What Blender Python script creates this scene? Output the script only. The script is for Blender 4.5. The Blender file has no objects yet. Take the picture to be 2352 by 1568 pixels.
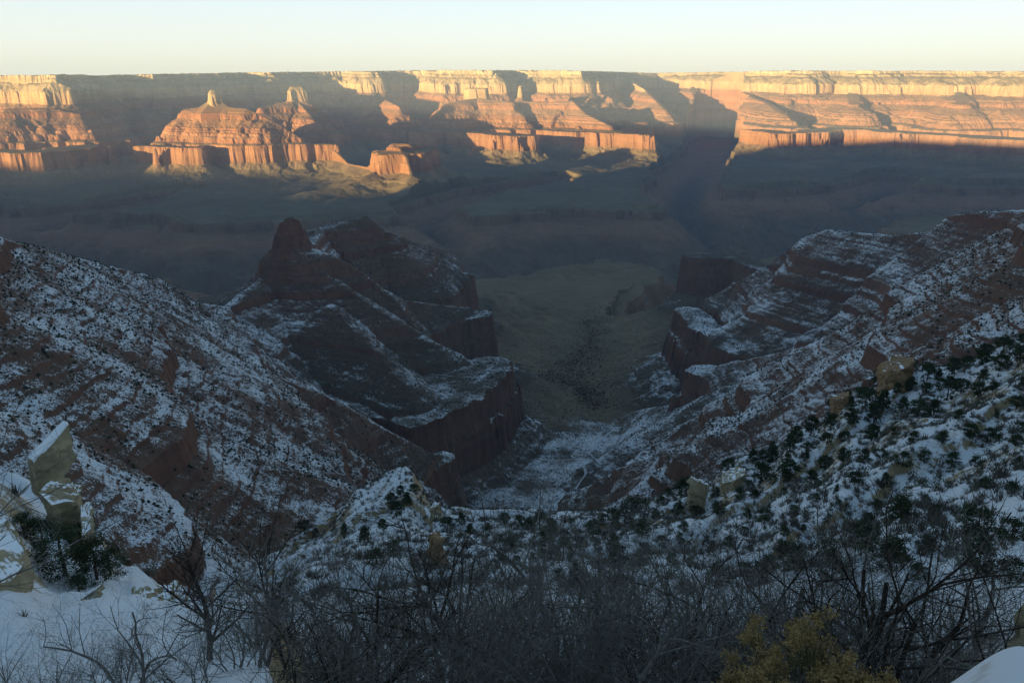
import bpy, math, random
import numpy as np
from mathutils import Vector

# ------------------------------------------------------------------ camera, sky, sun, exposure
SC = bpy.context.scene
R = math.radians
PITCH = 17.7                      # the lens looks this far below the horizon
F = 1831.0                        # focal length in units of a 2352 px wide frame
cam_d = bpy.data.cameras.new('camera')
cam_d.sensor_width = 36.0
cam_d.lens = 36.0 * F / 2352.0
cam_d.clip_start = 0.1
cam_d.clip_end = 120000
cam = bpy.data.objects.new('camera', cam_d)
SC.collection.objects.link(cam)
cam.location = (0, 0, 0)
cam.rotation_euler = (R(90 - PITCH), 0, 0)
SC.camera = cam

SUN_EL = 3.6                      # degrees above the horizon
SUN_AZ = 45.0                     # degrees to the left of straight behind the camera
w = bpy.data.worlds.new('World')
SC.world = w
w.use_nodes = True
nt = w.node_tree
nt.nodes.clear()
sky = nt.nodes.new('ShaderNodeTexSky')
sky.sky_type = 'NISHITA'
sky.sun_disc = False
sky.sun_elevation = R(SUN_EL)
sky.sun_rotation = R(180 + SUN_AZ)
sky.altitude = 2000
sky.air_density = 1.0
sky.dust_density = 2.0
sky.ozone_density = 1.5
bg = nt.nodes.new('ShaderNodeBackground')
bg.inputs['Strength'].default_value = 0.137
out = nt.nodes.new('ShaderNodeOutputWorld')
tcw = nt.nodes.new('ShaderNodeTexCoord')
sxyz = nt.nodes.new('ShaderNodeSeparateXYZ'); nt.links.new(tcw.outputs['Generated'], sxyz.inputs[0])
grad = nt.nodes.new('ShaderNodeValToRGB'); nt.links.new(sxyz.outputs[2], grad.inputs[0])
cr = grad.color_ramp
cr.elements[0].position = 0.0; cr.elements[0].color = (.62, .60, .78, 1)
cr.elements[1].position = 1.0; cr.elements[1].color = (.30, .31, .34, 1)
for p_, c_ in ((.06, (.66, .62, .78, 1)), (.16, (.62, .60, .66, 1)), (.45, (.36, .38, .42, 1))):
    e = cr.elements.new(p_); e.color = c_
mulw = nt.nodes.new('ShaderNodeVectorMath'); mulw.operation = 'MULTIPLY'
nt.links.new(sky.outputs[0], mulw.inputs[0]); nt.links.new(grad.outputs[0], mulw.inputs[1])
sc_ = nt.nodes.new('ShaderNodeVectorMath'); sc_.operation = 'SCALE'; sc_.inputs['Scale'].default_value = 1.7
nt.links.new(mulw.outputs[0], sc_.inputs[0])
pale = nt.nodes.new('ShaderNodeValToRGB'); nt.links.new(sxyz.outputs[2], pale.inputs[0])
pr_ = pale.color_ramp
pr_.elements[0].position = 0.0; pr_.elements[0].color = (.86, .84, .66, 1)
pr_.elements[1].position = 1.0; pr_.elements[1].color = (.10, .19, .30, 1)
for p_, c_ in ((.03, (.86, .88, .76, 1)), (.06, (.82, .88, .83, 1)), (.10, (.74, .85, .88, 1)), (.25, (.33, .49, .62, 1))):
    e = pr_.elements.new(p_); e.color = c_
s2 = nt.nodes.new('ShaderNodeVectorMath'); s2.operation = 'SCALE'; s2.inputs['Scale'].default_value = 2.45
nt.links.new(pale.outputs[0], s2.inputs[0])
mx = nt.nodes.new('ShaderNodeMix'); mx.data_type = 'RGBA'; mx.inputs[0].default_value = .85
nt.links.new(sc_.outputs[0], mx.inputs[6]); nt.links.new(s2.outputs[0], mx.inputs[7])
nt.links.new(mx.outputs[2], bg.inputs['Color'])
nt.links.new(bg.outputs[0], out.inputs['Surface'])

sun_d = bpy.data.lights.new('sun', 'SUN')
sun_d.energy = 5.0
sun_d.angle = R(0.5)
sun_d.color = (1.0, 0.70, 0.29)
sun = bpy.data.objects.new('sun', sun_d)
SC.collection.objects.link(sun)
tosun = Vector((-math.sin(R(SUN_AZ)) * math.cos(R(SUN_EL)), -math.cos(R(SUN_AZ)) * math.cos(R(SUN_EL)), math.sin(R(SUN_EL))))
sun.rotation_euler = tosun.to_track_quat('Z', 'Y').to_euler()
sun.location = (0, 0, 600)

SC.view_settings.view_transform = 'Standard'
SC.view_settings.look = 'None'
SC.view_settings.exposure = 1.75
SC.view_settings.gamma = 1.0
SC.cycles.max_bounces = 4
SC.cycles.diffuse_bounces = 3
SC.cycles.volume_bounces = 0
QUAL = 1.0                        # terrain density

# ------------------------------------------------------------------ helpers
CP, SP = math.cos(R(PITCH)), math.sin(R(PITCH))

def ray(px, py):
    u = px - 1176.0; v = 784.0 - py
    return (u, F * CP + v * SP, -F * SP + v * CP)

def world(px, py, r):
    a, b, c = ray(px, py)
    s = r / math.hypot(a, b)
    return (a * s, b * s, c * s)

def tag(o, label=None, cat=None, group=None, kind=None):
    if label: o['label'] = label
    if cat: o['category'] = cat
    if group: o['group'] = group
    if kind: o['kind'] = kind
    return o

_rng = np.random.RandomState(11)
_T = [_rng.rand(512, 512).astype(np.float32) * 2 - 1 for _ in range(6)]

def vnoise(x, y, seed=0):
    t = _T[seed % 6]
    x = x + seed * 37.17; y = y + seed * 91.7
    xi = np.floor(x).astype(np.int64); yi = np.floor(y).astype(np.int64)
    fx = (x - xi).astype(np.float32); fy = (y - yi).astype(np.float32)
    fx = fx * fx * fx * (fx * (fx * 6 - 15) + 10); fy = fy * fy * fy * (fy * (fy * 6 - 15) + 10)
    x0 = xi & 511; x1 = (xi + 1) & 511; y0 = yi & 511; y1 = (yi + 1) & 511
    a = t[x0, y0]; b = t[x1, y0]; c = t[x0, y1]; d = t[x1, y1]
    return (a + (b - a) * fx) + ((c + (d - c) * fx) - (a + (b - a) * fx)) * fy

def fbm(x, y, L, oct=4, seed=0, gain=0.5):
    s = 0; amp = 1.0; tot = 0; f = 1.0 / L
    for i in range(oct):
        c, sn = math.cos(0.6 * i + seed), math.sin(0.6 * i + seed)
        s = s + amp * vnoise((x * c - y * sn) * f, (x * sn + y * c) * f, seed + i)
        tot += amp; amp *= gain; f *= 2.03
    return s / tot

def ridged(x, y, L, oct=3, seed=0):
    s = 0; amp = 1.0; tot = 0; f = 1.0 / L
    for i in range(oct):
        c, sn = math.cos(0.9 * i + seed), math.sin(0.9 * i + seed)
        s = s + amp * (1 - np.abs(vnoise((x * c - y * sn) * f, (x * sn + y * c) * f, seed + i)) * 2)
        tot += amp; amp *= 0.5; f *= 2.1
    return s / tot

# ------------------------------------------------------------------ rock layers
LAY = [(0, 0), (22, -12), (26, -34), (62, -54), (66, -76), (115, -104), (160, -150), (185, -186), (194, -296), (240, -322), (290, -345)]
u_, z_ = 290.0, -345.0
prn = random.Random(5)
while z_ > -600:                                   # ledge, slope, ledge, slope
    c_ = prn.uniform(4, 15) if prn.random() < .8 else prn.uniform(18, 30); s_ = prn.uniform(4, 11)
    LAY.append((u_ + 3.0, z_ - c_)); u_ += 3.0; z_ -= c_
    run = s_ * prn.uniform(1.8, 3.0); LAY.append((u_ + run, z_ - s_)); u_ += run; z_ -= s_
LAY += [(u_ + 60, -636), (u_ + 70, -642), (u_ + 78, -705), (u_ + 84, -712), (u_ + 90, -790), (u_ + 170, -842), (u_ + 176, -852), (u_ + 330, -905), (u_ + 520, -942), (u_ + 800, -962), (u_ + 1000, -990), (u_ + 1300, -1900)]
LU = np.array([a for a, b in LAY], float); LZ = np.array([b for a, b in LAY], float)
def prof(u): return np.interp(u, LU, LZ)
LU2 = []; LZ2 = []
u_, z_ = 0.0, 60.0
LU2.append(u_); LZ2.append(z_)
while z_ > -600:
    c_ = prn.uniform(.8, 3.5) if prn.random() < .87 else prn.uniform(11, 22); s_ = prn.uniform(4, 9)
    u_ += max(1.4, c_ * .3); z_ -= c_; LU2.append(u_); LZ2.append(z_)
    u_ += s_ * prn.uniform(1.25, 1.85); z_ -= s_; LU2.append(u_); LZ2.append(z_)
for a_, b_ in [(50, -632), (60, -642), (68, -705), (74, -712), (82, -790), (160, -842), (166, -852), (320, -905), (520, -942), (800, -962), (1000, -990), (1300, -1900)]:
    LU2.append(u_ + a_); LZ2.append(b_)
LU2 = np.array(LU2); LZ2 = np.array(LZ2)
def prof2(u): return np.interp(u, LU2, LZ2)
def dinv2(z): return np.interp(-z, -LZ2, LU2)
def dinv(z): return np.interp(-z, -LZ, LU)
def off_r(r): return np.interp(r, [0, 2600, 5000, 8000, 9000, 10300, 12800, 14000, 16000, 60000], [0, 0, 45, 100, 110, 130, 215, 268, 300, 300])

RW = 'RW'     # stands for the top of the big red cliff band
def P(px, py, r):
    r = r * 1000.0
    if py == RW:
        x, y, _ = world(px, 500, r)
        return (x, y, -640 + float(off_r(r)))
    return world(px, py, r)

# name, half width of the crest, spread, reach, points (px, py, km)
FEAT = [
 # --- far side buttes
 ('butte_west', 110, 1.0, 2200, [(370, RW, 8.6), (425, RW, 8.35), (480, RW, 8.2)]),
 ('butte_west', 100, 1.0, 2200, [(480, RW, 8.35), (520, RW, 8.95), (610, RW, 8.9), (690, RW, 8.45), (765, RW, 8.35)]),
 ('butte_west', 12, 0.9, 2200, [(425, 251, 9.0), (465, 246, 8.95), (492, 241, 8.85), (520, 246, 8.75), (568, 250, 8.6), (640, 285, 8.45), (690, 317, 8.35)]),
 ('butte_west', 6, 2.8, 200, [(462, 243, 8.93), (491, 223, 8.85), (522, 243, 8.75)]),
 ('butte_west', 10, .9, 500, [(486, 206, 8.8), (491, 207, 8.8)]),
 ('butte_west', 24, .9, 500, [(487, 216, 8.8), (503, 219, 8.8)]),
 ('tower_butte', 34, 0.9, 2200, [(674, 199, 10.4), (690, 199, 10.4)]),
 ('tower_butte', 10, 1.0, 2200, [(598, 247, 10.05), (640, 240, 10.2), (682, 230, 10.35), (706, 258, 10.05)]),
 ('flat_butte', 20, 1.1, 2000, [(905, 330, 7.3), (935, 330, 7.3), (975, 333, 7.6)]),
 ('flat_butte', 12, 1.6, 2000, [(915, 336, 7.2), (934, 362, 7.05), (944, 398, 6.9), (925, 440, 6.7)]),
 ('flat_butte', 12, 1.0, 2000, [(905, 345, 7.3), (872, 362, 7.2), (845, 384, 7.4), (800, 376, 7.8), (770, 345, 8.2)]),
 ('flat_butte', 10, 1.0, 2000, [(860, 395, 7.05), (780, 432, 6.8), (700, 437, 6.7)]),
 ('spur_middle', 5, 0.9, 1500, [(884, 229, 11.0), (916, 245, 10.6)]),
 ('spur_middle', 6, 0.9, 1800, [(955, 292, 10.1), (1000, 318, 9.5)]),
 ('butte_middle', 60, 1.0, 2200, [(1080, 202, 10.9), (1110, 202, 10.9)]),
 ('butte_middle', 14, 0.9, 2200, [(1020, 240, 10.5), (1095, 226, 10.8), (1175, 235, 10.6)]),
 ('butte_middle', 110, 1.0, 2200, [(1050, RW, 10.2), (1130, RW, 9.7), (1190, RW, 9.4)]),
 ('knob_butte', 16, 0.6, 600, [(1195, 197, 11.2)]),
 ('knob_butte', 14, 1.0, 2200, [(1190, 232, 10.9), (1260, 235, 10.8), (1315, 232, 10.7), (1345, 262, 10.4), (1400, 288, 10.0)]),
 ('knob_butte', 110, 1.0, 2200, [(1240, RW, 10.4), (1300, RW, 10.1), (1400, RW, 9.9), (1465, RW, 9.6)]),
 ('spur_east', 20, 1.0, 2200, [(1440, 182, 14.2), (1480, 205, 13.0), (1530, 255, 11.6)]),
 ('spur_east', 20, 0.8, 1200, [(1340, 240, 11.6), (1398, 264, 10.9)]),
 ('spur_east', 14, 0.8, 900, [(1440, 284, 10.6), (1482, 280, 10.8)]),
 ('east_wall', 40, 1.0, 2200, [(1590, 200, 14.0), (1600, 230, 13.0), (1640, 255, 12.5), (1680, 290, 11.6)]),
 ('east_wall', 160, 1.0, 2400, [(1715, RW, 10.6), (1780, RW, 10.2), (1850, RW, 10.5), (1900, RW, 11.2)]),
 ('east_wall', 220, 1.0, 2400, [(1900, RW, 11.2), (2050, RW, 10.7), (2200, RW, 10.4), (2420, RW, 10.0), (2700, RW, 9.6)]),
 ('east_wall', 40, 1.4, 2400, [(1700, 212, 13.0), (1760, 235, 12.0), (1800, 262, 11.2)]),
 ('east_wall', 60, 1.4, 2400, [(1960, 205, 12.6), (1960, 240, 11.6)]),
 ('east_wall', 60, 1.4, 2400, [(2200, 200, 12.6), (2210, 240, 11.4)]),
 ('shaded_butte', 90, 1.0, 2200, [(1850, RW, 7.5), (1905, RW, 7.6)]),
 ('west_wall', 20, 1.0, 2200, [(15, 250, 9.7), (110, 248, 9.7), (180, 262, 9.6)]),
 ('west_wall', 20, 1.0, 2200, [(265, 246, 11.2), (325, 250, 10.6), (342, 290, 10.0)]),
 ('west_wall', 150, 1.0, 2400, [(-250, RW, 8.8), (0, RW, 8.7), (110, RW, 8.3), (240, RW, 8.9)]),
 # --- near side
 ('west_ridge', 8, 1.0, 900, [(-400, 470, .75), (-200, 505, .9), (0, 547, 1.05), (200, 600, 1.3), (350, 637, 1.6), (430, 690, 1.75), (520, 705, 1.9), (600, 640, 2.05), (660, 575, 2.1)]),
 ('ship_ridge', 10, .7, 350, [(636, 566, 2.1), (665, 548, 2.1), (700, 552, 2.13)]),
 ('ship_ridge', 8, .3, 300, [(650, 508, 2.1), (664, 499, 2.11), (684, 507, 2.12)]),
 ('ship_ridge', 8, 1.0, 900, [(690, 568, 2.1), (735, 574, 2.1), (813, 611, 2.1), (883, 664, 2.1), (930, 690, 2.15), (1073, 706, 2.3)]),
 ('ship_ridge', 8, 1.0, 900, [(680, 585, 2.08), (780, 650, 2.0), (920, 738, 1.9), (1000, 790, 1.85)]),
 ('ship_ridge', 20, 1.0, 900, [(705, 560, 2.3), (720, 527, 2.5), (840, 497, 2.6), (885, 530, 2.6), (950, 560, 2.75), (1020, 575, 3.1)]),
 ('ship_ridge', 55, 1.0, 900, [(850, RW, 2.9), (1005, RW, 3.15)]),
 ('ship_ridge', 30, 1.0, 900, [(950, RW, 2.6), (1060, RW, 2.8)]),
 ('ship_ridge', 40, 1.0, 900, [(850, RW, 2.2), (1000, RW, 2.2), (1100, RW, 2.3)]),
 ('ship_ridge', 40, 1.0, 900, [(930, RW, 1.52), (1060, RW, 1.64), (1145, RW, 1.85)]),
 ('ship_ridge', 6, 1.0, 900, [(760, 700, 1.92), (860, 795, 1.74), (935, 880, 1.6)]),
 ('ship_ridge', 70, 1.0, 900, [(760, RW, 1.62), (900, RW, 1.62), (1020, RW, 1.70)]),
 ('ship_ridge', 60, 1.0, 900, [(600, RW, 1.75), (800, RW, 1.7), (1000, RW, 1.75), (1120, RW, 1.85)]),
 ('red_spur', 8, 1.0, 800, [(200, 735, 1.0), (400, 800, 1.15), (500, 815, 1.2), (650, 868, 1.25), (745, 905, 1.27), (870, 975, 1.28), (1000, 1045, 1.32)]),
 ('red_spur', 22, 1.0, 800, [(930, RW, 1.27), (1000, RW, 1.33)]),
 ('red_bluff', 20, -1.0, 800, [(100, 690, .9), (200, 730, 1.0), (300, 745, 1.1), (402, 765, 1.15)]),
 ('red_bluff', 20, -1.0, 800, [(-200, 770, .7), (0, 845, .8), (160, 885, .85), (325, 905, .95)]),
 ('red_bluff', 20, -1.0, 800, [(-200, 930, .55), (0, 950, .62), (140, 960, .7), (228, 1010, .75)]),
 ('red_bluff', 6, 1.0, 800, [(380, 852, 1.1), (520, 935, 1.12), (640, 1000, 1.14)]),
 ('red_bluff', 6, 1.0, 800, [(300, 1012, .92), (450, 1090, .95)]),
 ('red_bluff', 8, 1.0, 800, [(250, 1030, .85), (400, 1040, .95), (560, 1078, 1.05), (655, 1132, 1.08)]),
 ('east_ridge', 12, 1.0, 1000, [(2700, 440, 1.8), (2352, 482, 2.0), (2250, 486, 2.05), (2190, 495, 2.1), (2150, 530, 2.15), (2050, 540, 2.2), (1900, 528, 2.3), (1850, 545, 2.35), (1780, 600, 2.4), (1690, 650, 2.45)]),
 ('east_ridge', 55, 1.0, 1000, [(1615, RW, 3.2), (1700, RW, 3.2), (1800, RW, 3.0)]),
 ('east_ridge', 40, 1.0, 1000, [(1600, RW, 2.4), (1650, RW, 2.2), (1800, RW, 2.12)]),
 ('east_ridge', 40, 1.0, 1000, [(1655, RW, 1.85), (1750, RW, 1.75)]),
 ('east_ridge', 25, 1.0, 1000, [(1595, RW, 1.42), (1650, RW, 1.40)]),
 ('east_ridge', 10, 1.0, 1000, [(2600, 400, 1.0), (2352, 515, 1.2), (2240, 570, 1.35), (2150, 630, 1.5), (2080, 700, 1.5), (1990, 745, 1.5), (1850, 795, 1.65), (1700, 830, 1.8)]),
 ('east_ridge', 14, -1.0, 900, [(2600, 640, .8), (2352, 690, .9), (2262, 722, 1.0)]),
 ('east_ridge', 10, 1.0, 800, [(2600, 700, .75), (2352, 745, .88), (2250, 775, .98)]),
 ('east_ridge', 30, 1.0, 1000, [(2300, 760, .8), (2000, 830, 1.1), (1850, 880, 1.2), (1700, 930, 1.35), (1640, 980, 1.4)]),
 ('creek_spur', 20, 1.2, 900, [(1690, 880, 1.7), (1590, 925, 1.85), (1500, 935, 2.0), (1415, 950, 2.1)]),
 ('creek_floor', 60, 2.0, 900, [(1150, 1250, 1.2), (1230, 1200, 1.35), (1330, 1080, 1.6), (1380, 990, 1.85), (1410, 955, 2.05)]),
]
FN = []
for f in FEAT:
    if f[0] not in FN: FN.append(f[0])
OWN = {'canyon_floor': 0, 'north_rim': 1, 'rim_slope': 2}
for n in FN: OWN[n] = len(OWN)

RIM = [(-700, 12.5), (-300, 11.3), (-100, 10.9), (0, 10.5), (70, 10.15), (125, 9.95), (170, 10.4), (190, 10.6), (215, 11.0), (300, 11.5), (350, 11.4), (400, 11.9), (500, 12.2), (560, 12.8), (620, 12.6), (700, 13.1), (790, 13.3), (850, 12.9), (900, 13.4), (950, 13.5), (1000, 13.2), (1040, 12.8), (1130, 12.6), (1180, 13.6), (1260, 12.9), (1335, 12.7), (1380, 13.8), (1440, 14.8), (1510, 15.3), (1570, 15.0), (1640, 14.3), (1700, 13.4), (1800, 13.2), (1850, 12.8), (1930, 13.2), (2000, 12.6), (2090, 13.0), (2180, 12.5), (2280, 12.7), (2352, 12.2), (2600, 11.8), (3000, 12.2), (3600, 13)]
SKY = ([-700, 0, 190, 215, 400, 600, 800, 1000, 1250, 1400, 1500, 1650, 1800, 2100, 2352, 3600], [180, 178, 175, 177, 172, 168, 165, 162, 162, 165, 169, 167, 165, 167, 170, 176])
def el_at(px): return -(np.interp(px, SKY[0], SKY[1]) - 784) / F     # screen slope above the axis
def pxof(x, y, z=0.0):                       # horizontal picture coordinate of a point at about the level of the horizon
    return 1176 + F * x / np.maximum(y * CP - z * SP, 1e-3)

# near slope below the viewpoint: rows of ground height by picture column
NR = np.array([0, 1.9, 2.4, 3, 5, 12, 25, 45, 60, 70, 78, 100, 140, 220, 300, 350, 400, 440, 520, 700, 1000], float)
NPX = [-900, -300, 0, 150, 215, 300, 400, 470, 600, 720, 830, 930, 1010, 1100, 1250, 1400, 1600, 1720, 1850, 1950, 2100, 2352, 2600, 3400]
def col(z60, z70, z78, z100, z140, z220, z300, z350, z400, z440, z520, z700, near=(-1.7, -1.8, -2.2, -2.95, -5.0, -11.6, -21.6), z45=None):
    return list(near) + [z45 if z45 is not None else (near[-1] + z60) / 2 - 1, z60, z70, z78, z100, z140, z220, z300, z350, z400, z440, z520, z700, z700 - 500]
LFT = (-1.7, -1.8, -2.1, -2.7, -4.3, -9.2, -16.8)
RGT = (-1.7, -1.47, -1.82, -2.9, -4.9, -11.0, -20.5)
RG2 = (-1.7, -1.36, -1.50, -2.5, -4.3, -9.6, -18.0)
NZ = np.array([
 col(-18, -19, -20, -26, -40, -90, -170, -210, -240, -270, -330, -500, LFT, -20),
 col(-21, -23, -26, -40, -75, -140, -200, -230, -260, -290, -360, -520, LFT, -21.5),
 col(-23.8, -27.2, -32, -60, -100, -160, -215, -245, -275, -300, -380, -540, LFT, -22.0),
 col(-28.3, -31.6, -37, -66, -110, -170, -225, -250, -280, -310, -390, -550, LFT, -25.6),
 col(-31.5, -37, -43, -76, -120, -175, -225, -255, -285, -320, -400, -560, LFT, -26.2),
 col(-35.0, -42, -50, -80, -120, -175, -225, -255, -285, -320, -400, -560, LFT, -27.2),
 col(-39, -46, -51, -80, -115, -170, -220, -250, -280, -320, -400, -560, LFT, -29.3),
 col(-41, -48, -55, -75, -105, -155, -198, -225, -255, -300, -400, -570, LFT, -31),
 col(-43, -49.5, -55, -70, -96, -145, -190, -216, -242, -290, -400, -580, LFT, -33),
 col(-43, -49.5, -55, -69, -93, -140, -182, -203, -232, -285, -400, -600),
 col(-43, -49.5, -55, -69, -92, -137, -173, -186, -222, -285, -400, -600),
 col(-43, -49.5, -55, -69, -92, -136, -167, -179, -216, -285, -400, -620),
 col(-43, -49.5, -55, -69, -92, -138, -175, -195, -230, -290, -410, -640),
 col(-43, -49.5, -55, -69, -92, -138, -178, -202, -232, -260, -400, -640),
 col(-43, -49.5, -55, -69, -92, -138, -178, -203, -230, -252, -390, -640),
 col(-43, -49.5, -55, -69, -92, -137, -175, -200, -226, -248, -380, -640),
 col(-42, -48, -53, -66, -88, -130, -164, -184, -206, -240, -360, -620),
 col(-41, -47, -52, -64, -84, -122, -150, -168, -190, -225, -330, -600),
 col(-40, -46, -50, -61, -80, -113, -139, -157, -176, -205, -300, -560),
 col(-39, -44.5, -49, -60, -78, -108, -130, -143, -158, -180, -270, -520),
 col(-38, -43, -47, -57, -74, -102, -120, -129, -140, -160, -250, -480, RGT),
 col(-36, -40, -44, -53, -67, -88, -101, -109, -119, -135, -200, -420, RG2),
 col(-34, -38, -41, -49, -60, -78, -88, -95, -102, -115, -170, -380, RG2),
 col(-20, -22, -24, -28, -34, -45, -55, -62, -70, -80, -120, -300, RGT)], float)

NZ[:, 8:] *= np.interp(NPX, [1600, 1720, 1850, 1950, 2100, 2352, 2600], [1, .98, .945, .90, .87, .83, .80])[:, None]
NZ[:, 6:8] *= np.interp(NPX, [1600, 2352], [1, .90])[:, None]

def near_h(x, y, r):
    px = np.where(y > 0.25 * np.abs(x), 1176 + F * x / np.maximum(y, 1e-3) / (CP + SP * np.interp(r, [2, 60, 400], [.82, .66, .5])), np.where(x > 0, 6000, -4000))
    ci = np.interp(px, NPX, np.arange(len(NPX)))
    ri = np.interp(r, NR, np.arange(len(NR)))
    c0 = np.clip(np.floor(ci).astype(int), 0, len(NPX) - 2); r0 = np.clip(np.floor(ri).astype(int), 0, len(NR) - 2)
    fc = ci - c0; fr = ri - r0
    fc = fc * fc * (3 - 2 * fc)
    return (NZ[c0, r0] * (1 - fc) + NZ[c0 + 1, r0] * fc) * (1 - fr) + (NZ[c0, r0 + 1] * (1 - fc) + NZ[c0 + 1, r0 + 1] * fc) * fr

def past_end(x, y, pts):
    ax, ay = pts[-2]; bx, by = pts[-1]; L = math.hypot(bx - ax, by - ay) + 1e-6
    a = (x - bx) * (bx - ax) / L + (y - by) * (by - ay) / L
    return np.clip((a + 95) / (np.hypot(x - bx, y - by) + 55), 0, 1)

def seg_dist(x, y, pts, zz):
    best = None
    if len(pts) == 1: pts = [pts[0], (pts[0][0] + 1, pts[0][1])]; zz = [zz[0], zz[0]]
    for i in range(len(pts) - 1):
        ax, ay = pts[i]; bx, by = pts[i + 1]
        dx, dy = bx - ax, by - ay; L2 = dx * dx + dy * dy + 1e-6
        t = np.clip(((x - ax) * dx + (y - ay) * dy) / L2, 0, 1)
        d = np.hypot(x - ax - t * dx, y - ay - t * dy)
        z = zz[i] + t * (zz[i + 1] - zz[i])
        if best is None: best, bz = d, z
        else:
            m = d < best; best = np.where(m, d, best); bz = np.where(m, z, bz)
    return best, bz

RIVER = [(-9000, 6500), (-5200, 5600), (-3300, 5000), (-2300, 4700), (-1500, 4650), (-700, 4950), (-150, 4700), (300, 5150), (620, 5300), (1000, 4850), (1700, 5400), (2400, 6250), (3500, 6500), (5000, 6300), (9000, 7000)]
SIDE = [
  (330, [(1250, 5200), (1550, 6100), (1500, 7200), (1900, 8600), (2500, 10500), (3200, 13000)], 0.9),
  (90, [(560, 3250), (700, 3700), (900, 4150), (1050, 4900)], 0.45),
  (260, [(-1700, 5300), (-1500, 4500), (-1500, 3900), (-2300, 3200)], 0.6),
  (260, [(-3600, 6000), (-3100, 6500), (-3000, 7000)], 0.6),
  (230, [(-400, 5600), (-700, 6300), (-300, 7200), (400, 8000)], 0.55),
  (230, [(3000, 6400), (3000, 7200), (3900, 8200)], 0.6),
  (200, [(2000, 5700), (2500, 5000), (2500, 4300)], 0.5),
]

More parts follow.
